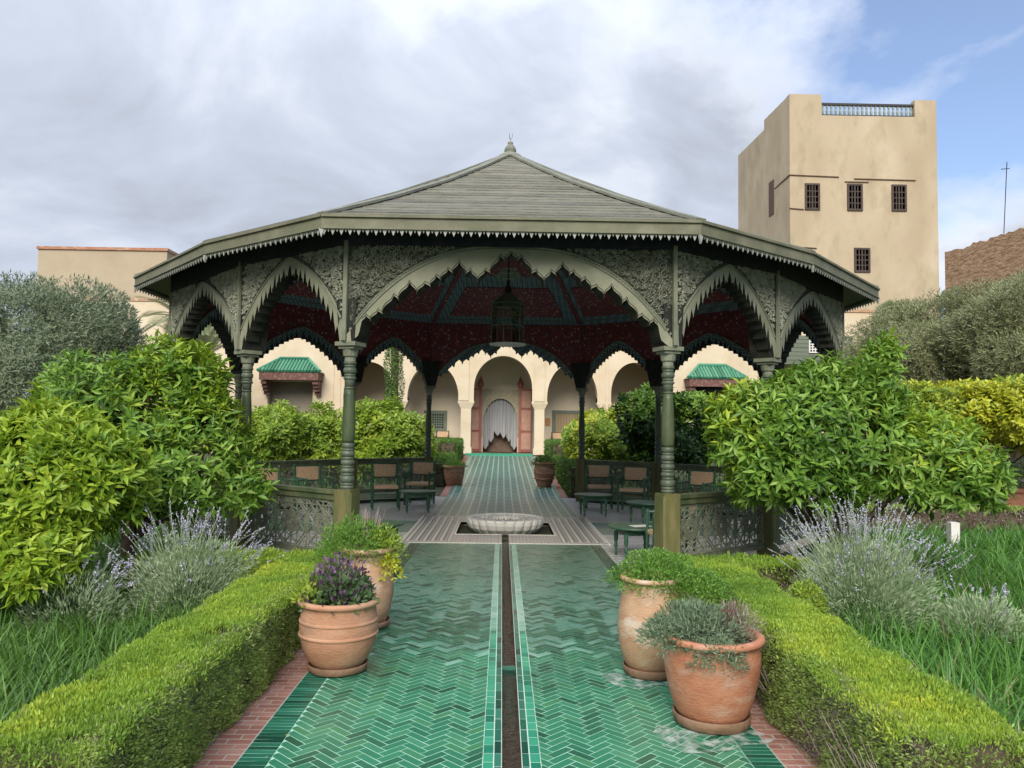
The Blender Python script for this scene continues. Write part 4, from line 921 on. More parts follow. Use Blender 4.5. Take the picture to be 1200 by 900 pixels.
b = MB(); b.box(xl,xr,FYD-.04,FYD+TH+.04,ztop,ztop+.12); b.build('coping', M['terra2'], fac)
# piers
def pier(x0, x1):
    b = MB(); cxm = (x0+x1)/2; hw = (x1-x0)/2
    b.box(cxm-hw*.66,cxm+hw*.66,FYD+.05,FYD+TH-.05,G0-.1,ZC-.18); b.box(cxm-hw*.78,cxm+hw*.78,FYD+.03,FYD+TH-.03,G0-.1,G0+.28)
    b.add([(cxm-hw*.66,FYD+.05,ZC-.28),(cxm+hw*.66,FYD+.05,ZC-.28),(cxm+hw*.66,FYD+TH-.05,ZC-.28),(cxm-hw*.66,FYD+TH-.05,ZC-.28),(cxm-hw-.02,FYD-.02,ZC-.04),(cxm+hw+.02,FYD-.02,ZC-.04),(cxm+hw+.02,FYD+TH+.02,ZC-.04),(cxm-hw-.02,FYD+TH+.02,ZC-.04)], [(0,1,5,4),(1,2,6,5),(2,3,7,6),(3,0,4,7),(4,5,6,7)])
    b.box(cxm-hw-.02,cxm+hw+.02,FYD-.02,FYD+TH+.02,ZC-.04,ZC+.02); b.build('pier', M['plaster'], fac)
for a_, c_ in zip(edges, edges[1:]): pier(a_[1]-.002, c_[0]+.002)
for px in (543,632): # thin pilaster lines
    x = X30(px); b = MB(); b.box(x-.20,x+.20,FYD-.05,FYD-.002,ZC+.03,6.1); b.build('pilaster', M['plaster'], fac)
for px in (389,397,704,711,777): 
    x = X30(px); b = MB(); b.box(x-.05,x+.05,FYD-.03,FYD-.002,.5,5.8); b.build('pilaster', M['plaster'], fac)
# inner wall of the arcade
IY = FYD+2.6
b = MB(); xa, xb = edges[0][0]-1.5, edges[-1][1]+1.5
dL, dR = X30(566.5,IY), X30(606.5,IY); dcx = (dL+dR)/2
b.box(xa,dL,IY,IY+.3,G0,6.2); b.box(dR,xb,IY,IY+.3,G0,6.2)
zt = at(587,467,IY).z; zs = at(587,497,IY).z; K = 20
for i in range(K):
    u0,u1 = -math.cos(math.pi*i/K), -math.cos(math.pi*(i+1)/K); z0,z1 = zs+(zt-zs)*arch_z(u0)**.9, zs+(zt-zs)*arch_z(u1)**.9; hw = (dR-dL)/2
    b.add([(dcx+hw*u0,IY,z0),(dcx+hw*u1,IY,z1),(dcx+hw*u1,IY,6.2),(dcx+hw*u0,IY,6.2),(dcx+hw*u0,IY+.3,z0),(dcx+hw*u1,IY+.3,z1)], [(0,1,2,3),(1,0,4,5)])
inner = b.build('inner_wall', M['plasterin'], fac)
b = MB(); b.box(xa,xb,FYD,IY+3.5,5.6,5.75); b.box(xa-.1,xa,FYD+TH,IY,G0,5.6); b.box(xb,xb+.1,FYD+TH,IY,G0,5.6); b.build('gallery_ceiling', M['plasterin'], fac)
b = MB(); b.box(dL-2,dR+2,IY+3.2,IY+3.4,G0,5.6); b.box(dL-2,dL-1.9,IY+.3,IY+3.2,G0,5.6); b.box(dR+1.9,dR+2,IY+.3,IY+3.2,G0,5.6); b.build('room_wall', M['doorpanel'], fac)
b = MB(); b.box(xa,xb,FYD-.12,IY+3.4,G0-.4,G0+.03); b.build('gallery_floor', M['brown'], fac)
b = MB(); b.box(X30(546,29.4),X30(625,29.4),29.4,30.4,G0-.3,G0+.07); b.build('green_step', M['tilesq'], fac)
# carved surround, curtain, doors
b = MB(); sxl, sxr = X30(564,IY-.06), X30(609,IY-.06); szt = at(587,457,IY).z; hw = (dR-dL)/2
for i in range(K):
    u0,u1 = -math.cos(math.pi*i/K), -math.cos(math.pi*(i+1)/K); z0,z1 = zs+(zt-zs)*arch_z(u0)**.9, zs+(zt-zs)*arch_z(u1)**.9
    b.add([(dcx+hw*u0,IY-.05,z0),(dcx+hw*u1,IY-.05,z1),(dcx+hw*u1,IY-.05,szt),(dcx+hw*u0,IY-.05,szt),(dcx+hw*u0,IY,z0),(dcx+hw*u1,IY,z1)], [(0,1,2,3),(1,0,4,5)])
b.box(sxl,dL,IY-.05,IY-.002,zs-.5,szt); b.box(dR,sxr,IY-.05,IY-.002,zs-.5,szt); st = b.build('carved_stucco_surround', M['stucco'], fac)
b = MB()
for i in range(90):
    x = random.uniform(sxl+.05,sxr-.05); z = random.uniform(zs+.2,szt-.06); u = (x-dcx)/hw
    if abs(u)<1 and z < zs+(zt-zs)*arch_z(u)+.08: continue
    r = .045; b.tube([(x+r*math.cos(a),IY-.06,z+r*math.sin(a)) for a in (0,1.05,2.1,3.1,4.2,5.2)], .010, 4, close=True)
b.build('stucco_relief', M['plaster'], st, kind='stuff')
strips = [(566,573,527),(572,579,519),(579,588,511),(587,594,514),(594,600,518),(599,607,527)]
for a_,c_,bt_ in strips:
    x0,x1 = X30(a_,IY+.1), X30(c_,IY+.1); zb = at(587,bt_,IY+.1).z; b = MB(); n_ = 12; top = zt+.05
    vt = []
    for i in range(n_+1):
        q_ = i/n_; x = x0+(x1-x0)*q_; y = IY+.12+.03*math.sin(q_*12+a_); zb_ = zb+.42*abs(q_-.5); vt += [(x,y,zb_),(x,y,top)]
    b.add(vt, [(2*i,2*i+2,2*i+3,2*i+1) for i in range(n_)]); b.build('curtain', M['curtain'], fac, smooth=True)
b = MB(); b.box(dL+.05,dR-.05,IY+.55,IY+.75,G0+.03,G0+1.0); b.build('inner_screen', M['dimwood'], fac)
for side, (pa,pb) in ((-1,(552,563)),(1,(609.5,623))):
    x0,x1 = X30(pa,IY-.35), X30(pb,IY-.35); d = thing('x','','',(0,0,0)); bpy.data.objects.remove(d)
    z0, z1 = G0+.06, at(587,456,IY).z
    b = MB(); b.box(x0,x1,IY-.4,IY-.34,z0,z1); dr = b.build('open_door', M['reddoor'], fac); hgt = z1-z0
    for q0,q1 in ((.04,.30),(.34,.66),(.70,.97)):
        b = MB(); b.box(x0+.04,x1-.04,IY-.425,IY-.402,z0+hgt*q0,z0+hgt*q1)
        b.build('door_panel', M['doorpanel'], dr)
    xp = x1+.0 if side < 0 else x0; b = MB(); b.bar((xp,IY-.4,z0),(xp,IY-.4,z1+.02),.11); b.lathe([(.05,z1),(.12,z1+.12),(.13,z1+.22),(.07,z1+.36),(.02,z1+.48),(.005,z1+.55)],10,(xp,IY-.4)); b.build('door_post', M['reddoor'], dr)
def winframe(parent, x0,x1,z0,z1,y,cols,rows,fm,gm,name='window',dep=.06,bar=.03,fw=.06,grid=True):
    b = MB(); b.box(x0,x1,y-dep,y-.002,z0,z0+fw); b.box(x0,x1,y-dep,y-.002,z1-fw,z1); b.box(x0,x0+fw,y-dep,y-.002,z0+fw,z1-fw); b.box(x1-fw,x1,y-dep,y-.002,z0+fw,z1-fw)
    w_ = b.build(name, fm, parent); b = MB(); b.box(x0+fw,x1-fw,y-.02,y-.004,z0+fw,z1-fw); b.build('pane', gm, w_)
    if grid:
        b = MB(); W_,H_ = x1-x0-2*fw, z1-z0-2*fw
        for i in range(1,cols): x = x0+fw+W_*i/cols; bw_ = bar*(1.6 if cols%2==0 and i==cols//2 else 1); b.box(x-bw_/2,x+bw_/2,y-dep*.7,y-.022,z0+fw,z1-fw)
        for j in range(1,rows): z = z0+fw+H_*j/rows; b.box(x0+fw,x1-fw,y-dep*.6,y-.024,z-bar/2,z+bar/2)
        b.build('glazing_bars', fm, w_)
    return w_
winframe(fac, X30(497,IY),X30(524,IY),1.35,at(510,481,IY).z,IY,7,6,M['greyframe'],M['glassdark'],bar=.04,fw=.14)
w2 = winframe(fac, X30(647,IY),X30(681,IY),G0+.03,at(660,481,IY).z,IY,1,1,M['greyframe'],M['shutter'],name='plank_door',fw=.14,grid=False)
for i in range(8):
    a_,c_ = X30(650,IY)+.04, X30(678,IY)-.04; ww = (c_-a_)/8; b = MB(); b.box(a_+ww*i+.008,a_+ww*(i+1)-.008,IY-.05,IY-.021,G0+.17,at(660,481,IY).z-.15); b.build('plank', M['plankwood'], w2)
b = MB(); b.box(X30(639,IY),X30(645,IY),IY-.03,IY-.003,at(642,499,IY).z,at(642,490,IY).z); tag(b.build('wall_plaque', M['plaque']), 'small orange plaque on the inner arcade wall right of the red doorway', 'sign')
# window niches and tiled awnings
for k_, (pl,pr,pt,pb,zbot) in enumerate(((302,375,421.5,436,1.9),(805,874,429.5,444,1.9))):
    w_ = WIN[k_]; b = MB(); b.box(w_[0]+.002,w_[1]-.002,FYD+.32,FYD+.4,w_[2],w_[3]); nb = b.build('niche_panel', mat('niche_grey', [(.16,.14,.11),(.23,.20,.16)], 1, .8) if k_==0 else M['glassdark'], fac)
    aw = bpy.data.objects.new('awning', None); COL.objects.link(aw); aw.parent = fac; aw.empty_display_size=.1
    x0,x1 = X30(pl,29.4),X30(pr,29.4); zt_,zb_ = at((pl+pr)/2,pt,29.8).z, at((pl+pr)/2,pb,29.3).z; yo, yi = 29.2, FYD-.005; ins = (x1-x0)*.27
    b = MB(); b.add([(x0,yo,zb_),(x1,yo,zb_),(x1-ins,yi,zt_),(x0+ins,yi,zt_),(x1,yi,zb_),(x0,yi,zb_)], [(0,1,2,3),(1,4,2),(0,3,5),(0,5,4,1)]); b.build('awning_deck', M['tiledark'], aw)
    ntl = 19
    for i in range(ntl):
        q_ = (i+.5)/ntl; xb_ = x0+(x1-x0)*q_; tt = min(1, q_/.27, (1-q_)/.27)
        xtp = xb_; ztp = zb_+(zt_-zb_)*tt; ytp = yo+(yi-yo)*tt
        b = MB(); b.tube([(xb_,yo-.04,zb_+.03),(xtp,ytp,ztp+.03)], .055, 7); b.build('roof_tile', M['rooftile'], aw)
    for sg, xc in ((-1,x0),(1,x1)):
        b = MB(); b.tube([(xc,yo,zb_+.05),(xc-sg*ins,yi,zt_+.07)], .06, 7); b.build('ridge_tile', M['rooftile'], aw)
    b = MB(); b.tube([(x0+ins,yi-.05,zt_+.07),(x1-ins,yi-.05,zt_+.07)], .06, 7); b.build('ridge_tile', M['rooftile'], aw)
    b = MB(); b.box(x0+.06,x1-.06,yo+.02,yo+.10,zb_-.30,zb_-.002); b.box(x0+.06,x0+.14,yo+.10,yi,zb_-.30,zb_-.002); b.box(x1-.14,x1-.06,yo+.10,yi,zb_-.30,zb_-.002); b.build('awning_beam', M['awnbeam'], aw)
    for xc in (x0+.20,x1-.20):
        b = MB()
        for j in range(4): b.box(xc-.10,xc+.10,yo+.12+j*.14,yi,zb_-.32-.13*(j+1),zb_-.32-.13*j-.003)
        b.build('bracket', M['awnbeam'], aw)
# wooden bay on the right
bx0,bx1 = X30(912,29.3),X30(1000,29.3); bz0,bz1 = Z30(427,950,29.3),Z30(393,950,29.3); bay = bpy.data.objects.new('wooden_bay', None); COL.objects.link(bay); bay.parent = fac; bay.empty_display_size=.1
nb_ = 7
wx0,wx1,wz0,wz1 = X30(950,29.2),X30(960,29.2),Z30(413.5,955,29.2),Z30(396,955,29.2)
for i in range(nb_):
    z0 = bz0+(bz1-bz0)*i/nb_; z1 = bz0+(bz1-bz0)*(i+1)/nb_-.012; b = MB(); b.box(bx0,bx1,29.28+.01*(i%2),FYD-.003,z0,z1); b.build('plank', M['shutter'], bay)
winframe(bay, wx0-.03,wx1+.03,wz0,wz1,29.285,3,5,M['white'],M['glassdark'],bar=.035,fw=.04)
b = MB(); b.box(wx1+.04,wx1+.12,29.2,29.283,wz0-.03,wz1); b.build('frame_strip', M['doorpanel'], bay)
# two small chairs in front of the arcade wall
dc = None
for i,(px,lab) in enumerate(((518,'small wooden chair with pale seat against the arcade, left of the doorway'),(654,'small wooden chair with pale seat against the arcade, right of the doorway'))):
    if dc is None: c = dc = copy_tree(proto)
    else: c = copy_tree(dc)
    p = at(px,520,IY-.6); c.location = (p.x,p.y,G0+.03); c.rotation_euler = (0,0,0); c.name = 'side_chair'; c['label'] = lab; c['category'] = 'chair'; c['group'] = 'chairs against the arcade wall'
    for ch in c.children:
        if ch.name.split('.')[0] not in ('seat','backrest'):
            ch.data = ch.data.copy() if dc is c else ch.data
            if dc is c: ch.data.materials[0] = M['brown']
if True:
    for a_, c_ in zip(dc.children, [o for o in bpy.data.objects if o.name.startswith('side_chair') and o is not dc][0].children): c_.data = a_.data
# ================================================================== tower
tw = thing('tower', 'tall square ochre plaster tower with small brown windows and a balustrade on top', 'tower', (0,0,0))
A = at(925,110,44); B = at(1097,117,44); Cc = at(865,176,52.5); D_ = Vector((B.x-.4,52.9,0)); zt_ = A.z
body = MB(); zl = zt_-.15
nl = at(963,137,44).x; nr = at(1072,137,44).x; zn = at(1017,136,44).z; TW_ = .45
pr4 = [(A.x,A.y),(B.x,B.y),(D_.x,D_.y),(Cc.x,Cc.y)]
body.prism(pr4, 0, zn)
def pwall(p, q, z0, z1, th=TW_):
    p,q = Vector((*p,0)),Vector((*q,0)); d = (q-p).normalized(); n_ = Vector((-d.y,d.x,0))*th
    body.prism([(p.x,p.y),(q.x,q.y),(q.x+n_.x,q.y+n_.y),(p.x+n_.x,p.y+n_.y)], z0, z1)
pwall((A.x,A.y),(nl,A.y),zn+.002,zt_); pwall((nr,A.y),(B.x,B.y),zn+.002,zt_-.22); pwall((Cc.x,Cc.y),(A.x+(Cc.x-A.x)*.45,A.y+(Cc.y-A.y)*.45),zn+.002,zt_-.65)
pwall((A.x+(Cc.x-A.x)*.45,A.y+(Cc.y-A.y)*.45),(A.x+.0,A.y+TW_+.01),zn+.002,zt_-.02)
pwall((D_.x,D_.y),(Cc.x,Cc.y),zn+.002,zt_-.65); pwall((B.x,B.y+TW_+.01),(D_.x,D_.y),zn+.002,zt_-.65)
tb = body.build('tower_wall', M['tower'], tw)
bl = MB(); zb0,zb1 = zn+.05,at(1017,120.5,44).z; bl.box(nl,nr,A.y+.1,A.y+.3,zb1-.12,zb1); bl.box(nl,nr,A.y+.1,A.y+.3,zn+.003,zn+.10); bal = bl.build('balustrade', M['iron'], tw)
for i in range(21):
    x = nl+(nr-nl)*(i+.5)/21; b = MB(); b.lathe([(.05,zn+.10),(.08,zn+.2),(.09,zn+.32),(.05,zn+.45),(.07,zn+.55),(.06,zb1-.12)],6,(x,A.y+.2)); b.build('baluster', M['greywood'], bal)
for (pa,pb,ya,yb) in ((943,960.5,215,246),(992.5,1010.5,215.5,247),(1044.5,1062,216.5,247.5),(1000,1018.5,290.5,319)):
    x0,x1 = at(pa,230,44).x,at(pb,230,44).x; z0,z1 = at(pa,yb,44).z,at(pa,ya,44).z
    winframe(tw,x0,x1,z0,z1,A.y+.02,4,4,M['towerframe'],M['towerglass'],dep=.10,bar=.055,fw=.11)
# slit on the receding face
dL_ = (Cc-A); dL_.z = 0; t0,t1 = .27,.36; pA = A+dL_*t0; pB = A+dL_*t1; nn = Vector((-1,-.045,0)); z0,z1 = at(903,253,46.8).z,at(903,213,46.8).z
b = MB(); b.prism([(pA.x-.03,pA.y),(pA.x+.1,pA.y),(pB.x+.1,pB.y),(pB.x-.03,pB.y)], z0, z1); b.build('slit_window', M['brown'], tw)
for (xa_,ya_,xb_,yb_) in ((925,205,983,207.5),(1001,209.5,1073,211.5),(990,213,1018,213.5),(925,244,942,245.5),(933,289.5,957,291)):
    p,q_ = at(xa_,ya_,43.97),at(xb_,yb_,43.97); b = MB(); b.bar(p,q_,.06,.05); b.build('wall_cable', M['brown'], tw)
p,q_ = at(925,205,43.97), Vector((A.x-.1,A.y+2.2,at(912,220,46).z)); b = MB(); b.bar(p,q_,.05,.05); b.build('wall_cable', M['brown'], tw)
# left block
lb = thing('plaster_building', 'plain ochre plaster block with a tiled parapet rising over the olive tree at left', 'building', (0,0,0))
a_,c_ = at(45,292,35),at(196,294,35); b = MB(); b.box(a_.x,c_.x,35,47,0,a_.z); b.build('wall', M['leftwall'], lb)
b = MB(); b.box(a_.x-.05,c_.x+.05,34.93,35.25,a_.z+.002,a_.z+.13); b.box(c_.x-.25,c_.x+.05,35.25,47,a_.z+.002,a_.z+.13); b.build('parapet_tile', M['terra'], lb)
# rough brick wall
bw = thing('earth_brick_wall', 'rough crumbling earth brick wall at the right edge behind the olive trees', 'wall', (0,0,0))
b = MB(); P0, P1, P2 = at(1107,296,36), at(1200,266,31.4), Vector((22.4,24,0)); nseg = 46
def ev(q_): return (P0.lerp(Vector((P1.x,P1.y,P1.z)), q_*2) if q_ < .5 else P1.lerp(Vector((P2.x,P2.y,P1.z)), q_*2-1))
top = []; 
for i in range(nseg+1): p = ev(i/nseg); top.append((p.x,p.y,p.z+random.uniform(-.12,.06)))
bot = [(x,y,0) for x,y,z in top]; tk = [(x+.7,y,z) for x,y,z in top]; m_ = nseg+1
b.add(bot+top+tk, [(i+1,i,m_+i,m_+i+1) for i in range(nseg)]+[(m_+i+1,m_+i,2*m_+i,2*m_+i+1) for i in range(nseg)]); b.add([bot[0],top[0],tk[0],(bot[0][0]+.7,bot[0][1],0)], [(0,1,2,3)])
b.build('wall_face', M['rubble'], bw)
an = thing('antenna_mast', 'thin leaning metal antenna mast above the brick wall', 'antenna', (0,0,0)); p,q_ = at(1174,275,36),at(1180,190,36); b = MB(); b.tube([p-Vector((0,0,1.5)),q_], .02, 5); b.build('mast', M['iron'], an)
b = MB(); v = (q_-p); b.bar(p+v*.9-Vector((.25,0,0)), p+v*.9+Vector((.15,0,.05)), .03); b.build('aerial', M['iron'], an)
# small far things
b = MB(); q_ = at(1117,628,10.8); b.box(q_.x-.06,q_.x+.06,q_.y-.06,q_.y+.06,0,.0+at(1117,612,10.8).z); tag(b.build('white_post', M['white']), 'short white marker post in the grass below the right citrus shrub', 'post')
# ================================================================== vegetation
V3 = lambda p: np.array([p[0],p[1],p[2]], float)
def blob(px, py, Y, rx, ry, rd):
    "ellipsoid centred at a pixel at depth Y, radii in pixels (rx, ry) and metres (rd deep)"
    c = at(px, py, Y); s = Y/F
    return (V3(c), np.array([rx*s, rd, ry*s]))
def shell(blobs, n, depth=.35, lump=.12, low=0.03, up=-.6, freq=3.0):
    w_ = np.array([b[1][0]*b[1][2]+b[1][0]*b[1][1] for b in blobs]); w_ /= w_.sum(); P = []; D = []
    ph = rng.uniform(0, 6.28, (6,3)); fr_ = rng.uniform(.6,1.5,(6,3))*freq*rng.choice([-1,1],(6,3))
    while sum(len(p) for p in P) < n:
        k = n*2; bi = rng.choice(len(blobs), k, p=w_); C = np.array([b[0] for b in blobs])[bi]; R = np.array([b[1] for b in blobs])[bi]
        u = rdir(k); u = u[u[:,2] > up][:k]; C, R = C[:len(u)], R[:len(u)]
        q = C+u*R; lum = np.zeros(len(u))
        for i in range(6): lum += np.sin((q*fr_[i]).sum(1)+ph[i].sum())
        rad = 1 - depth*rng.random(len(u))**2.0 + lump*lum/2.4
        p = C + u*R*rad[:,None]; nn = nrm(u/R)
        ok = p[:,2] > low
        for c_, r_ in blobs: ok &= (((p-c_)/r_)**2).sum(1) > .50
        P.append(p[ok]); D.append(nn[ok])
    return np.concatenate(P)[:n], np.concatenate(D)[:n]
def whorls(P, D, per, L, wid=.34, spread=(.7,1.5), upk=.5, jit=.35):
    n = len(P); ax = nrm(D + np.array([0,0,upk]) + rng.normal(size=(n,3))*jit)
    ref = nrm(np.cross(ax, rdir(n))); ref2 = np.cross(ax, ref); out = []
    a = (np.arange(per)[None]*2.4 + rng.uniform(0,6.28,(n,1))); th = np.linspace(spread[0], spread[1], per)[None]*rng.uniform(.8,1.2,(n,per))
    rad = ref[:,None]*np.cos(a)[...,None] + ref2[:,None]*np.sin(a)[...,None]
    d = ax[:,None]*np.cos(th)[...,None] + rad*np.sin(th)[...,None]; d[...,2] -= .12
    nn = ax[:,None]*np.sin(th)[...,None] - rad*np.cos(th)[...,None] + rng.normal(size=(n,per,3))*.15
    base = P[:,None] - ax[:,None]*(np.linspace(0,.75,per)[None,:,None]*L)
    ln = L*rng.uniform(.65,1.2,(n,per)); f_ = lambda x: x.reshape(-1,3)
    return f_(base), nrm(f_(d)), f_(nn), ln.ravel(), (ln*wid*rng.uniform(.85,1.15,(n,per))).ravel()
UNIT = {}
def single_leaf(m, wid):
    k = (m.name, wid)
    if k not in UNIT:
        T, Fc = LEAF_BIG; V = T.copy(); V[:,0] *= wid; UNIT[k] = trimesh('leaf', V, Fc); UNIT[k].materials.append(m)
    return UNIT[k]
def add_leaves(root, arr, m, nsingle=0, kind=LEAF_BIG, name='foliage'):
    P, D, Nn, Ln, W = arr
    if nsingle:
        d = np.linalg.norm(P-V3(CAM), axis=1) - Ln*3; near_ = np.argsort(d)[:nsingle*5]; pick = rng.choice(near_, nsingle, replace=False)
        X, Y, Z = basis(D[pick], Nn[pick]); me = single_leaf(m, .34)
        for i, j in enumerate(pick):
            o = bpy.data.objects.new('leaf', me); COL.objects.link(o); o.parent = root; s = Ln[j]
            x, y, z = X[i]*s, Y[i]*s, Z[i]*s; p = P[j]
            o.matrix_world = Matrix(((x[0],y[0],z[0],p[0]),(x[1],y[1],z[1],p[1]),(x[2],y[2],z[2],p[2]),(0,0,0,1)))
        keep = np.ones(len(P), bool); keep[pick] = False; P, D, Nn, Ln, W = P[keep], D[keep], Nn[keep], Ln[keep], W[keep]
    return leafobj(name, P, D, Nn, Ln, W, m, root, kind)
def branches(root, base, blobs, n, r0_=.05, m='bark', name='branch'):
    b = MB(); b.tube([base, base+Vector((random.uniform(-.05,.05),random.uniform(-.05,.05),.3)), base+Vector((random.uniform(-.1,.1),0,.6))], [r0_,r0_*.9,r0_*.8], 8); b.build('trunk', M[m], root, smooth=True)
    b = MB(); st_ = base+Vector((0,0,.35))
    for i in range(n):
        c_, r_ = blobs[i%len(blobs)]; u = rdir(1)[0]; u[2] = abs(u[2]); e_ = Vector(c_+u*r_*.8); mid = st_.lerp(e_,.5)+Vector((0,0,random.uniform(-.1,.15)))
        b.tube([st_, mid, e_], [r0_*.5,r0_*.3,r0_*.08], 5)
    b.build('limb', M[m], root)
def shrub(name, label, cat, blobs, n, per, L, m, nsingle=0, young=None, yfrac=.2, base=None, kind=LEAF_BIG, group=None, depth=.42, lump=.2, wid=.34, nb=14, r0_=.05, spread=(.7,1.5), up=-.6, low=.03, freq=3.0, upk=.5):
    t = thing(name, label, cat, (0,0,0), 0, group)
    P, D = shell(blobs, n, depth, lump, up=up, low=low, freq=freq)
    # young growth sits in patches on the upper outside
    ph = rng.uniform(0,6.28,3); pat = np.sin(P[:,0]*3.1+ph[0])+np.sin(P[:,2]*4.3+ph[1])+np.sin(P[:,1]*3.7+ph[2]) + D[:,2]*1.5 + rng.normal(size=len(P))*.7
    if young is not None:
        th_ = np.quantile(pat, 1-yfrac); ys_ = pat > th_
        add_leaves(t, whorls(P[~ys_], D[~ys_], per, L, wid, spread, upk), m, nsingle, kind)
        add_leaves(t, whorls(P[ys_], D[ys_], per, L, wid, spread, upk+.3), young, 0, kind, 'young_foliage')
    else: add_leaves(t, whorls(P, D, per, L, wid, spread, upk), m, nsingle, kind)
    # older leaves deeper inside
    P2, D2 = shell([(c_, r_*.78) for c_, r_ in blobs], n//3, .5, lump, up=-.9, low=low)
    add_leaves(t, whorls(P2, D2, 5, L*1.15, wid, spread, 0), m, 0, kind, 'inner_foliage')
    c_ = blobs[0][0]; branches(t, Vector((c_[0], c_[1], 0 if base is None else base)), blobs, nb, r0_)
    return t
# near citrus shrubs
shrub('citrus_shrub','big glossy green citrus shrub right of the pavilion columns, with one tall shoot','shrub',
  [blob(975,520,8.0,108,92,.85), blob(1070,545,7.9,88,66,.7), blob(890,505,7.9,66,62,.5), blob(1112,565,7.6,60,42,.55), blob(935,560,7.7,75,52,.6), blob(955,468,8.0,75,38,.5), blob(1030,480,8.1,36,55,.4), blob(1035,428,8.2,22,36,.2)], 1750, 9, .118, M['citrus'], 290, M['citrusy'], .16, r0_=.07)
shrub('citrus_shrub','big rounded green citrus shrub left of the pavilion, behind the yellow green one','shrub',
  [blob(160,492,8.3,95,78,.8), blob(228,555,8.0,68,62,.6), blob(240,505,8.3,42,45,.5), blob(110,480,8.5,65,55,.6), blob(190,450,8.4,60,48,.5), blob(262,575,7.8,48,42,.45), blob(120,560,8.3,90,70,.6)], 1750, 9, .118, M['citrus'], 290, M['citrusy'], .28, r0_=.07)
shrub('citrus_shrub','yellow green citrus shrub nearest at the left edge of the photo','shrub',
  [blob(50,580,6.3,88,78,.6), blob(-20,590,6.2,80,85,.6), blob(120,570,6.4,50,58,.4), blob(20,655,5.9,75,42,.45), blob(50,520,6.6,70,45,.4), blob(20,680,5.7,40,22,.25)], 1700, 9, .115, M['citrusy'], 290, None, 0, r0_=.06)
# shrubs beyond the pavilion
G1 = 'yellow green orange trees beyond the pavilion'
shrub('orange_tree','yellow green orange tree below the left tiled awning','tree', [blob(325,515,22,42,42,1.2), blob(375,520,22.5,35,42,1.0), blob(300,540,21.5,30,30,.8)], 1500, 8, .15, M['midy'], 0, M['citrusy'], .3, group=G1, kind=LEAF_SM, wid=.45)
shrub('orange_tree','yellow green orange tree in front of the ivy covered trunk','tree', [blob(440,512,22,44,42,1.2), blob(480,520,22,28,36,1.0), blob(425,540,21.5,25,30,.8)], 1500, 8, .15, M['midy'], 0, M['citrusy'], .35, group=G1, kind=LEAF_SM, wid=.45)
shrub('orange_tree','bright yellow green orange tree right of the far path','tree', [blob(705,520,22,42,40,1.2), blob(735,512,22,34,36,1.0), blob(690,535,21.5,25,24,.8)], 1500, 8, .15, M['midy'], 0, M['lime'], .25, group=G1, kind=LEAF_SM, wid=.45)
shrub('dark_shrub','dark green glossy shrub just behind the right front column of the pavilion','shrub', [blob(765,495,19.2,38,48,.8), blob(815,505,19.2,40,46,.8), blob(790,530,19,50,35,.7)], 1700, 8, .14, M['midd'], 0, M['citrus'], .3, kind=LEAF_SM, wid=.45)
shrub('yellow_shrub','golden yellow leaved shrub at the right behind the citrus shrub','shrub', [blob(1120,490,14,62,46,1.0), blob(1185,492,13.6,50,48,1.0), blob(1075,480,14.4,36,34,.8), blob(1235,500,13.6,50,50,1.0)], 2200, 8, .11, M['lime'], 0, M['midy'], .35, kind=LEAF_SM, wid=.5)
shrub('yellow_shrub','small golden shrub behind the upper left of the right citrus shrub','shrub', [blob(872,480,13.6,34,30,.5)], 500, 8, .11, M['midy'], 0, M['lime'], .4, kind=LEAF_SM, wid=.45)
# olive trees
def olive(label, blobs, n, m, base, group='olive trees'):
    return shrub('olive_tree', label, 'tree', blobs, int(n*2.1), 7, .098, m, 0, None, 0, kind=LEAF_D, group=group, depth=.62, lump=.27, wid=.2, nb=30, r0_=.14, spread=(.3,1.3), up=-.9, freq=2.2)
olive('silvery olive tree filling the left edge before the plain ochre block', [blob(55,400,14,80,68,1.6), blob(5,395,14,80,72,1.5), blob(110,400,14.3,58,50,1.3), blob(30,455,13.6,85,50,1.4), blob(125,440,14,48,48,1.1), blob(-60,420,14,80,80,1.5)], 5200, M['olive'], 0)
olive('broad grey green olive tree directly below the tower', [blob(1060,405,18,58,52,1.7), blob(1105,385,18,55,45,1.5), blob(1030,430,17.6,36,48,1.2), blob(1095,430,17.6,60,46,1.4), blob(1060,375,18.2,34,22,.9)], 3600, M['olive2'], 0)
olive('tall grey green olive tree at the right edge below the brick wall', [blob(1175,375,16,50,52,1.6), blob(1140,395,16.2,34,38,1.2), blob(1190,420,15.6,60,45,1.5), blob(1240,380,16,60,70,1.6)], 3600, M['olive2'], 0)
# ivy covered trunk
t = thing('ivy_covered_trunk','tall trunk wrapped in clipped ivy standing in front of the left arches','tree',(0,0,0)); p = at(461,480,23.5)
b = MB(); b.tube([(p.x,23.5,0),(p.x+.02,23.5,3),(p.x-.03,23.5,6.4)], [.13,.12,.10], 8); b.build('trunk', M['bark'], t)
n = 12000; a = rng.uniform(0,6.28,n); z = rng.uniform(.2,6.5,n); r = .26+.04*np.sin(z*5+a)+rng.uniform(-.05,.02,n); P = np.stack([p.x+r*np.cos(a), 23.5+r*np.sin(a), z],1); D = np.stack([np.cos(a),np.sin(a),-.6+0*a],1)+rng.normal(size=(n,3))*.4
leafobj('ivy', P, D, np.stack([np.cos(a),np.sin(a),.3+0*a],1), rng.uniform(.035,.06,n), rng.uniform(.03,.05,n), M['hedgefar'], t, LEAF_D)
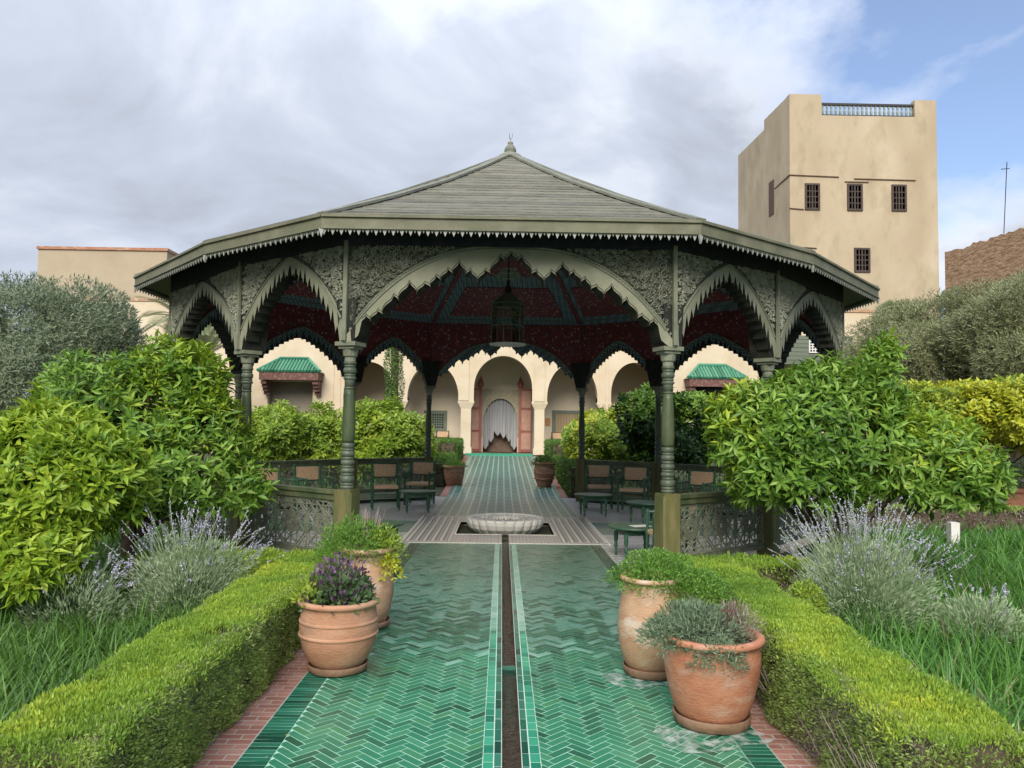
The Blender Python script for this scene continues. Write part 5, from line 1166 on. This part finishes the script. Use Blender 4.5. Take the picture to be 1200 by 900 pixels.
# palms
def palm(label, x, y, h, trunk, nf, flen, spreadr=(.15,1.1)):
    t = thing('palm_tree', label, 'palm tree', (x,y,0), 0, 'palm trees')
    b = MB(); pts = [(.02*math.sin(i),0,h*i/10) for i in range(11)]; b.tube(pts, [trunk*(1.0+.1*(i%2)) for i in range(11)], 10); b.build('trunk', M['bark'], t)
    for i in range(nf):
        a = i*2.4+random.uniform(-.2,.2); th = spreadr[0]+(spreadr[1]-spreadr[0])*(i/nf)**.8; L_ = flen*random.uniform(.8,1.1)
        P=[];D=[];Nn=[];Ls=[]; pos = np.array([0,0,h*1.0]); seg = 16; ang = th; rach = [tuple(pos)]
        for s_ in range(seg):
            ang += .055; d = np.array([math.cos(a)*math.sin(ang), math.sin(a)*math.sin(ang), math.cos(ang)]); pos = pos+d*L_/seg; rach.append(tuple(pos))
            side = np.cross(d, [0,0,1]); side /= max(np.linalg.norm(side),1e-6)
            for sg in (-1,1):
                for q_ in (0,.5):
                    P.append(pos-d*L_/seg*q_); D.append(d*.8+side*sg*.9+np.array([0,0,.05])); Nn.append(np.cross(side,d)); Ls.append(L_*.26*math.sin(math.pi*min(1,(s_+2)/(seg+2)))**.6+.05)
        b = MB(); b.tube(rach, [.02*(1-.8*j/seg) for j in range(seg+1)], 4); fr_ = b.build('frond', M['palm'], t)
        leafobj('leaflet', np.array(P), np.array(D), np.array(Nn), np.array(Ls), np.full(len(Ls),.035), M['palm'], fr_, LEAF_D)
p = at(233,425,25); palm('young palm with upright grey green fronds seen through the leftmost pavilion arch', p.x, 25, p.z+.0, .22, 26, 1.9, (.02,.75))
p = at(214,374,21); palm('palm whose fronds arch over the wall just left of the pavilion, behind the olive tree', p.x, 21, p.z+.0, .2, 20, 1.45, (.3,1.6))
# ---- clipped hedges
def hedge(name, label, x0,x1,y0,y1,h, top, side, dens=9000, L=.032, zb=0, group=None, faces='all', twigs=None, wob=.02, cat='hedge', gapt=1.9):
    t = thing(name, label, cat, ((x0+x1)/2,(y0+y1)/2,zb), 0, group); ox, oy = (x0+x1)/2,(y0+y1)/2
    b = MB(); i_ = .045; b.box(x0-ox+i_,x1-ox-i_,y0-oy+i_,y1-oy-i_,0,h-i_*1.2); b.build('hedge_core', M['bark'], t)
    def wobf(P, N_): 
        f_ = (np.sin(P[:,0]*61+P[:,1]*47)*np.sin(P[:,1]*58-P[:,2]*66)*.5 + np.sin(P[:,2]*71+P[:,1]*39)*.35 + np.sin(P[:,0]*9+P[:,1]*5)+np.sin(P[:,1]*11+P[:,2]*8+1)+np.sin(P[:,0]*23-P[:,1]*17)*.6)*wob*.5
        return P+N_*f_[:,None]
    ph_ = rng.uniform(0,6.28,6)
    def bare(P):
        s_ = (np.sin(P[:,0]*7+P[:,1]*4.3+ph_[0])+np.sin(P[:,1]*8.7+P[:,2]*9+ph_[1])+np.sin(P[:,0]*17-P[:,1]*13+ph_[2])*.7+np.sin(P[:,1]*21+P[:,2]*27+ph_[3])*.7)
        return s_ > gapt
    def cl(P, k=6, r=.010):
        return np.repeat(P, k, 0) + rng.normal(size=(len(P)*k,3))*r
    # top
    n = int((x1-x0)*(y1-y0)*dens/6); P = cl(np.stack([rng.uniform(x0,x1,n)-ox, rng.uniform(y0,y1,n)-oy, np.full(n,h)],1)); n = len(P)
    ex = np.minimum(np.minimum(P[:,0]+ox-x0, x1-P[:,0]-ox), np.minimum(P[:,1]+oy-y0, y1-P[:,1]-oy)); P[:,2] -= np.maximum(0,.05-ex)**2*12
    up_ = np.tile([0,0,1.],(n,1)); P = wobf(P, up_); P[:,2] += rng.normal(size=n)*.004 - .018
    kp = ~bare(P) | (rng.random(n) < .25); P = P[kp]; n = len(P)
    D = np.tile([0,0,1.],(n,1))+rng.normal(size=(n,3))*.38; Ls = L*rng.uniform(.6,1.35,n)
    leafobj('top_growth', P, D, rdir(n), Ls, Ls*.30, top, t, LEAF_D)
    Ps=[];Ns=[]
    for (a0,a1,fx,ax_) in ((y0,y1,x0,0),(y0,y1,x1,1),(x0,x1,y0,2),(x0,x1,y1,3)):
        vis_ = (ax_==2) or (ax_==1 and (x0+x1)<0) or (ax_==0 and (x0+x1)>0); n = int((a1-a0)*h*dens*(.95 if vis_ else .25)/6)
        if ax_ < 2: P = np.stack([np.full(n,fx-ox), rng.uniform(a0,a1,n)-oy, rng.uniform(0,h,n)],1); N_ = np.tile([-1. if ax_==0 else 1.,0,0],(n,1))
        else: P = np.stack([rng.uniform(a0,a1,n)-ox, np.full(n,fx-oy), rng.uniform(0,h,n)],1); N_ = np.tile([0,-1. if ax_==2 else 1.,0],(n,1))
        P = cl(P); N_ = np.repeat(N_, 6, 0); n = len(P); P = wobf(P,N_) - N_*(.012+.02*rng.random(n)[:,None]); kp = ~bare(P) | (rng.random(n) < .3); P = P[kp]; N_ = N_[kp]; n = len(P); P -= N_*(np.maximum(0,P[:,2]-h+.05)**2*12)[:,None]; Ps.append(P); Ns.append(N_)
    P = np.concatenate(Ps); N_ = np.concatenate(Ns); n = len(P); D = N_*.9+np.array([0,0,.5])+rng.normal(size=(n,3))*.6; Ls = L*.8*rng.uniform(.6,1.35,n)
    if twigs is not None:
        msk = twigs(P[:,0]+ox, P[:,1]+oy, P[:,2]) > rng.random(n)
        leafobj('bare_twigs', P[msk]-N_[msk]*.01, D[msk]*np.array([.7,.7,1.6]), rdir(msk.sum()), Ls[msk]*1.5, Ls[msk]*.12, M['twig'], t, LEAF_D)
        P,N_,D,Ls = P[~msk],N_[~msk],D[~msk],Ls[~msk]; n = len(P)
        if twigs is tw_r:      # long dead stems on the right hedge
            tb_ = MB()
            for i in range(520):
                yy = rng.uniform(y0+.1,y1-.4); cy_ = .5+.5*math.sin(yy*2.6+.6); 
                if random.random() > cy_: continue
                zb_ = rng.uniform(.02,.20); L_ = rng.uniform(.08,.2); sl = rng.normal()*.35+.25
                tb_.tube([(x0-ox+.03,yy-oy,zb_),(x0-ox-.012,yy-oy+sl*L_*.5,zb_+L_*.55),(x0-ox-.02-rng.random()*.03,yy-oy+sl*L_,zb_+L_)],[.003,.0025,.0012],3)
            tb_.build('dead_stems', M['twig'], t, kind='stuff')
    leafobj('side_growth', P, D, rdir(n), Ls, Ls*.36, side, t, LEAF_D)
    return t
def tw_r(x,y,z): 
    f_ = .42+.55*np.sin(y*3.1+1.0)*np.sin(z*9+y*2.0)+.35*np.sin(y*7+z*5); return np.where(x < 1.5, np.clip(f_*(1.15-z*1.3),0.06,.9), np.clip(f_*.4,0,.4))
def tw_l(x,y,z): f_ = .12+.3*np.sin(y*2.3)*np.sin(z*8+y*3); return np.clip(f_,0.04,.5)
hedge('clipped_hedge','low clipped box hedge with lime green top along the left side of the tiled path', -1.95,-1.47,2.75,6.7,.47, M['hedgetop'], M['hedgeside'], 40000, .021, twigs=tw_l)
hedge('clipped_hedge','low clipped hedge with bare brown twigs along the right side of the tiled path', 1.43,1.93,2.85,6.7,.49, M['hedgetop'], M['hedgeside'], 40000, .021, twigs=tw_r)
hedge('clipped_hedge','short hedge turning left along the front of the pavilion', -3.3,-1.44,6.75,7.25,.42, M['hedgetop'], M['hedgeside'], 9000, .045, twigs=tw_l)
hedge('clipped_hedge','short brownish hedge turning right along the front of the pavilion', 1.43,2.75,6.75,7.25,.42, M['hedgetop'], M['hedgeside'], 9000, .045, twigs=tw_l)
GH = 'stepped clipped hedges along the far path'
for s in (-1,1):
    sd_ = 'left' if s < 0 else 'right'
    for (a_,c_,h_,w_,lab) in ((18.0,20.8,.72,.95,'nearest stepped hedge block %s of the far path, by the big pot'),(21.0,24.2,.55,.8,'middle lower hedge block %s of the far path'),(24.5,28.4,.80,.9,'farthest taller hedge block %s of the far path')):
        if s < 0 and a_ == 18.0: a_, c_, h_ = 19.9, 21.9, .62
        if s < 0 and a_ == 21.0: a_, c_ = 22.2, 24.4
        x0,x1 = sorted((s*1.5,s*(1.5+w_))); hedge('clipped_hedge', lab%sd_, x0,x1,a_,c_,h_, M['hedgefar'], M['hedgefar'], 1600, .07, gz((a_+c_)/2)-.08, GH, wob=.04)
# far low hedge at right, terracotta trough
hedge('low_hedge','long low brownish hedge across the garden at far right', 5.8,12,12.6,13.2,.35, M['hedgeside'], M['twig'], 1800, .06)
hedge('low_hedge','low green hedge across the garden at far left', -12,-5.4,12.0,12.7,.4, M['hedgeside'], M['hedgeside'], 1500, .06)
b = MB(); q_ = at(1195,583,14.6); b.box(q_.x-.55,q_.x+1.4,14.4,15.0,0,q_.z+.10); b.box(q_.x-.6,q_.x+1.45,14.35,15.05,q_.z+.102,q_.z+.18); tag(b.build('terracotta_trough', M['terra']), 'terracotta coloured garden trough at the right edge beside the yellow shrub', 'planter')
shrub('lavender_bush','pale lavender in the trough at the right edge of the photo','shrub',[ (np.array([q_.x+.4,14.7,q_.z+.35]), np.array([.8,.3,.35])) ], 500, 8, .12, M['lav'], 0, None, kind=LEAF_D, wid=.1, nb=3, r0_=.02, base=q_.z-.1, spread=(.1,.7), upk=1.2, low=.2)
# ---- long bladed beds
def blade_t(bend):
    ys_ = np.array([0,.35,.7,1.0]); ws_ = np.array([.45,.5,.33,0]); V=[]
    for y_,w_ in zip(ys_,ws_): V += [(-w_,y_*(1-.25*bend*y_),-bend*y_*y_),(w_,y_*(1-.25*bend*y_),-bend*y_*y_)]
    return (np.array(V[:-1]), np.array([(0,1,3),(0,3,2),(2,3,5),(2,5,4),(4,5,6)]))
def bed(name, label, n_tuft, per, region, L, m, w_=.010, cat='plants', bends=(.25,.6), single=False):
    C = region(n_tuft); C = C[:n_tuft]
    lean = rng.normal(size=(len(C),2))*.22; objs = []
    for bi, bend in enumerate(bends):
        sel = np.arange(len(C))%len(bends) == bi; c_ = np.repeat(C[sel], per, 0); le = np.repeat(lean[sel], per, 0); n = len(c_)
        a = rng.uniform(0,6.28,n); rr = rng.random(n)*.07; D = np.stack([np.cos(a)*rng.uniform(.1,.75,n)+le[:,0], np.sin(a)*rng.uniform(.1,.75,n)+le[:,1], np.ones(n)],1)
        P = np.stack([c_[:,0]+rr*np.cos(a), c_[:,1]+rr*np.sin(a), c_[:,2]+0*a],1); out = np.stack([np.cos(a),np.sin(a),0*a],1)+rng.normal(size=(n,3))*.25
        # normal points back and up so the blade droops outward
        Nn = np.array([0,0,1.]) - out*.6
        V,FF = leaves(P, D, Nn, L*rng.uniform(.55,1.2,n), w_*rng.uniform(.7,1.3,n), blade_t(bend)); objs.append((V,FF))
    V = np.concatenate([o[0] for o in objs]); FF = np.concatenate([objs[0][1]]+[objs[i][1]+sum(len(objs[j][0]) for j in range(i)) for i in range(1,len(objs))])
    o = link(name, trimesh(name, V, FF), m); tag(o, label, cat, kind='stuff'); return o
def reg(x0,x1,y0,y1):
    def f_(n): return np.stack([rng.uniform(x0,x1,n), y0+(y1-y0)*rng.random(n)**1.3, np.full(n,-.04)],1)
    return f_
bed('iris_leaves','dark green strap leaved plants filling the bed left of the left hedge', 2600, 9, reg(-5.6,-1.98,2.6,7.2), .40, M['grassl'], .011)
bed('grass_bed','bright green grassy plants filling the bed right of the right hedge', 3400, 9, reg(1.98,7.6,3.0,8.2), .37, M['grassr'], .010)
bed('dry_blades','a few dry straw coloured blades standing among the green beds', 260, 5, reg(2.0,6.5,3.2,8.0), .36, M['straw'], .009)
bed('grass_bed','paler grassy ground cover farther back on the right', 1500, 8, reg(5.0,12,8.2,12.4), .34, M['grassr'], .014)
bed('iris_leaves','grassy ground cover under the citrus shrubs farther back on the left', 1200, 8, reg(-9,-3.4,7.2,12), .36, M['grassl'], .014)
def midreg(n):
    C = np.stack([rng.uniform(-14,14,n), rng.uniform(18.2,28,n), np.full(n,.05)],1); return C[np.abs(C[:,0])>2.6]
bed("ground_cover","low green ground cover around the orange trees beyond the pavilion", 2600, 6, midreg, .35, M["grassr"], .02)
# ---- lavender
def lavender(label, x, y, R, H, nl, nf, green=.0, lean=(0,0)):
    t = thing('lavender_bush', label, 'lavender', (x,y,0), 0, 'lavender bushes')
    u = rdir(nl); u[:,2] = np.abs(u[:,2]); rad = 1-.55*rng.random(nl)**1.6; lump = 1+.12*np.sin(u[:,0]*7+1)*np.sin(u[:,1]*6+u[:,2]*5)
    P = u*np.array([R,R*.9,H*.72])*(rad*lump)[:,None]+np.array([0,0,.08]); D = nrm(u*np.array([1,1,.7])+np.array([0,0,.7])+rng.normal(size=(nl,3))*.45)
    leafobj('foliage', P, D, rdir(nl), rng.uniform(.03,.065,nl), rng.uniform(.006,.010,nl), M['lav'], t, LEAF_D)
    b = MB(); hP=[];hD=[];hN=[]
    for i in range(nf):
        v = rdir(1)[0]; v[2] = abs(v[2])*1.1+.45; v /= np.linalg.norm(v); s0 = v*np.array([R*.75,R*.7,H*.55])+np.array([0,0,.1])
        d = nrm(v*np.array([1.1,1.0,.7])+np.array([lean[0],lean[1],.5])+rng.normal(size=3)*.18); L_ = H*random.uniform(.32,.62); bend = rng.normal(size=3)*.12
        p1 = s0+d*L_*.5; p2 = s0+d*L_+bend*L_*.6; b.tube([tuple(s0),tuple(p1),tuple(p2)], [.0022,.002,.0016], 3)
        dd = nrm(p2-p1); k = 16; q_ = rng.random(k); hp = p1+(p2-p1)*(.35+.65*q_)[:,None]; hP.append(hp); hD.append(dd*.7+rng.normal(size=(k,3))*.55); 
    b.build('flower_stalk', M['lav'], t, kind='stuff')
    hP = np.concatenate(hP); hD = np.concatenate(hD); leafobj('flower_spike', hP, hD, rdir(len(hP)), rng.uniform(.013,.022,len(hP)), rng.uniform(.007,.011,len(hP)), M['lavf'], t, LEAF_D)
    return t
lavender('large grey green lavender bush with many spikes behind the right hedge', 2.88,6.35,.58,.88,10000,250)
lavender('grey lavender bush with loose spikes behind the left hedge, below the citrus', -2.55,6.35,.50,.80,8500,140,lean=(.1,0))
lavender('smaller pale lavender clump left of the larger one in the left bed', -3.25,5.9,.38,.55,3800,60)
lavender('low sage coloured lavender clump beside the right lavender, toward the lawn', 3.55,5.9,.34,.38,3000,20)
lavender('pale grey lavender clump at the right edge of the photo', 4.1,4.9,.34,.45,2600,30)
def herb(name, label, cat, x, y, z, R, H, n, L, wid, m, kind=LEAF_SM, squash=1, base=0):
    u = rdir(n); u[:,2] = np.abs(u[:,2])*1.1-base; rad = 1-.6*rng.random(n)**1.8; lum = 1+.16*np.sin(u[:,0]*6+x)*np.sin(u[:,1]*7+u[:,2]*6)
    P = u*np.array([R,R*squash,H])*(rad*lum)[:,None]; D = nrm(u+np.array([0,0,.5])+rng.normal(size=(n,3))*.55)
    o = leafobj('foliage', P, D, u+rng.normal(size=(n,3))*.5, L*rng.uniform(.6,1.3,n), L*wid*rng.uniform(.8,1.2,n), m, None, kind)
    return o
def plant(name, label, cat, x, y, z, layers, stems=0, stemH=.2):
    t = thing(name, label, cat, (x,y,z))
    for (R,H,n,L,wid,m,kind,off,base) in layers:
        o = herb('', '', '', x, y, z, R, H, n, L, wid, M[m], kind, 1, base); o.parent = t; o.location = off
    if stems:
        b = MB()
        for i in range(stems):
            a = random.uniform(0,6.28); r = random.uniform(.0,.6)*layers[0][0]; b.tube([(r*.4*math.cos(a),r*.4*math.sin(a),-.03),(r*math.cos(a),r*math.sin(a),stemH*random.uniform(.5,1.1))], .003, 4)
        b.build('stem', M['twig'], t, kind='stuff')
    return t
# light green bush bits beside the lavenders
plant('yellow_herb','bright yellow green herb clump between the left lavender and the hedge corner','plant',-1.98,6.45,.35,[(.22,.25,1500,.035,.45,'midy',LEAF_SM,(0,0,0),.3)])
plant('yellow_herb','small yellow green herb clump at the foot of the right lavender','plant',2.30,6.05,.3,[(.16,.26,1100,.035,.45,'midy',LEAF_SM,(0,0,0),.6)])
# ---- pots
def pot(name, label, x, y, prof, m, saucer=None, bands=(), soil=None, group=None, rimm=None):
    t = thing(name, label, 'plant pot', (x,y,0), random.uniform(0,3), group)
    b = MB(); b.lathe(prof, 48); b.build('pot_body', m, t, smooth=True)
    for z, r in bands:
        b = MB(); b.lathe([(r-.004,z-.016),(r+.006,z-.008),(r+.009,z),(r+.006,z+.008),(r-.004,z+.016)], 48, cap=False); b.build('raised_band', m, t, smooth=True)
    if soil: b = MB(); b.lathe([(.001,soil[1]),(soil[0],soil[1])], 24, cap=False); b.build('soil', M['soil'], t)
    if saucer:
        r, h = saucer; b = MB(); b.lathe([(r*.86,.004),(r*.97,.012),(r,h),(r*.985,h+.006),(r*.95,h),(r*.92,.02),(.01,.018)], 40); b.build('saucer', M['saucer'], t, smooth=True)
    return t
z0 = .022
pot('terracotta_pot','banded round terracotta pot with saucer holding purple basil, at left of the path', -1.12,5.18,
   [(.13,z0),(.155,z0+.01),(.20,z0+.07),(.235,z0+.15),(.25,z0+.22),(.252,z0+.28),(.245,z0+.34),(.238,z0+.39),(.243,z0+.405),(.262,z0+.412),(.266,z0+.428),(.258,z0+.442),(.235,z0+.444),(.222,z0+.43),(.215,z0+.38)], M['terra4'], (.195,.05), [(.245,.250),(.33,.247)], (.217,.42))
pot('terracotta_pot','tall pale terracotta jar behind the basil pot, holding thyme and yellowing herbs', -1.14,6.30,
   [(.14,z0),(.165,z0+.02),(.20,z0+.12),(.222,z0+.24),(.225,z0+.34),(.21,z0+.46),(.19,z0+.545),(.20,z0+.56),(.23,z0+.575),(.235,z0+.60),(.22,z0+.61),(.18,z0+.60),(.17,z0+.55)], M['terra2'], (.20,.05), (), (.175,.585))
pot('terracotta_pot','tall pale weathered terracotta jar full of green thyme, behind the round pot at right', .93,5.17,
   [(.13,z0),(.15,z0+.01),(.185,z0+.08),(.21,z0+.18),(.22,z0+.28),(.215,z0+.36),(.20,z0+.46),(.185,z0+.54),(.182,z0+.57),(.19,z0+.58),(.205,z0+.585),(.207,z0+.60),(.195,z0+.612),(.17,z0+.61),(.165,z0+.56)], M['terra2'], (.185,.055), (), (.166,.595))
pot('terracotta_pot','wide reddish terracotta pot with saucer, nearest at right of the path', 1.10,4.33,
   [(.15,z0+.01),(.175,z0+.015),(.20,z0+.06),(.228,z0+.14),(.250,z0+.24),(.262,z0+.32),(.262,z0+.37),(.252,z0+.41),(.262,z0+.425),(.280,z0+.432),(.283,z0+.45),(.272,z0+.463),(.245,z0+.463),(.235,z0+.44),(.23,z0+.38)], M['terra3'], (.21,.06), (), (.232,.445))
plant('purple_basil','purple leaved basil growing in the banded pot at left','plant',-1.12,5.18,.44,[(.22,.20,900,.055,.5,'basilg',LEAF_SM,(0,0,0),.15),(.21,.24,480,.04,.55,'basil',LEAF_SM,(0,0,.02),0),(.12,.12,260,.05,.45,'midy',LEAF_SM,(-.17,-.05,.03),.2)],16,.2)
plant('thyme_plant','bushy thyme with yellowing shoots in the tall jar behind the purple basil','plant',-1.14,6.30,.60,[(.30,.29,5200,.03,.35,'thyme',LEAF_SM,(-.09,0,0),.25),(.17,.22,900,.035,.4,'midy',LEAF_SM,(.14,-.03,.03),.4),(.10,.18,350,.04,.4,'lime',LEAF_SM,(.20,-.12,-.10),.6)],40,.3)
plant('thyme_plant','dense bright green thyme spilling over the tall pale jar at right','plant',.93,5.17,.60,[(.30,.21,7000,.022,.45,'thyme',LEAF_SM,(.05,.05,0),.25),(.27,.19,5000,.022,.45,'thyme',LEAF_SM,(.27,-.03,-.03),.5),(.18,.15,1800,.024,.4,'hedgeside',LEAF_SM,(.27,-.15,-.14),.6)],0)
plant('rosemary_plant','grey green prostrate rosemary spilling over the front of the reddish pot','plant',1.06,4.33,.47,[(.26,.19,4200,.034,.22,'rosem',LEAF_D,(-.05,.02,0),.25),(.14,.13,1900,.032,.22,'rosem',LEAF_D,(.02,-.20,-.02),.7),(.16,.13,1500,.032,.22,'rosem',LEAF_D,(-.20,-.03,-.0),.4)],0)
plant('dry_herb','dry brownish twiggy herb in the right half of the reddish pot','plant',1.24,4.38,.47,[(.13,.14,500,.03,.2,'lav',LEAF_D,(0,0,0),.2),(.14,.15,700,.05,.07,'twig',LEAF_D,(0,0,0),.1)],60,.16)
b = MB(); b.lathe([(.001,.13),(.03,.13),(.03,.136),(.001,.136)],14); b.tube([(0,0,0),(0,0,.13)],.003,4); o = b.build('plant_label', M['brown']); o.location = (1.15,4.2,.50); tag(o, 'small round dark label on a stick in the reddish pot', 'plant label')
zz_ = gz(19.8)
pot('terracotta_pot','dark red terracotta pot left of the far path beyond the pavilion', -1.27,19.9,[(x_,y_+.08) for x_,y_ in ((.17,0),(.20,.02),(.255,.30),(.275,.46),(.295,.47),(.295,.52),(.26,.52),(.25,.46))], M['terra'], None, (), (.25,.56))
pot('terracotta_pot','brown banded urn right of the far path beyond the pavilion', 1.02,19.75,[(x_,y_+.08) for x_,y_ in ((.17,0),(.19,.03),(.18,.06),(.22,.16),(.265,.32),(.27,.42),(.25,.56),(.26,.58),(.285,.59),(.285,.63),(.25,.63),(.24,.58))], M['terra'], None, [(.30,.262),(.44,.268)], (.24,.66))
plant('potted_shrub','low bright green plant in the dark pot left of the far path','plant',-1.27,19.9,.58,[(.30,.16,900,.05,.4,'thyme',LEAF_SM,(0,0,0),.2)])
plant('potted_shrub','round green plant in the brown urn right of the far path','plant',1.02,19.75,.70,[(.30,.22,1300,.05,.4,'hedgefar',LEAF_SM,(0,0,0),.3)])
# fallen soil and lime stains round the right pots are flat marks on the tiles
for (x,y,rx,ry) in ((1.02,4.10,.30,.16),(.84,5.02,.26,.14)):
    pts = []; 
    for i in range(28): a = 6.283*i/28; r = 1+.22*math.sin(a*3+x)+random.uniform(-.12,.12); pts.append((x+rx*r*math.cos(a), y+ry*r*math.sin(a), .0045))
    b = MB(); b.add(pts, [tuple(range(28))]); b.build('lime_stain', M['stain'], kind='structure')
# a little fallen leaf litter on the paving
lf = [(random.choice((-1,1))*random.uniform(1.02,1.48), random.uniform(3.6,7.2)) for _ in range(46)]
P_ = np.array([(x,y,.012) for x,y in lf]); D_l = rdir(46)*np.array([1,1,.05]); N_l = np.tile([0,0,1.],(46,1))+rng.normal(size=(46,3))*.3
leafobj('fallen_leaf', P_, D_l, N_l, rng.uniform(.018,.035,46), rng.uniform(.008,.014,46), M['straw'], None, LEAF_BIG, label='dry fallen leaves scattered along the brick edges of the tiled path', cat='leaves')
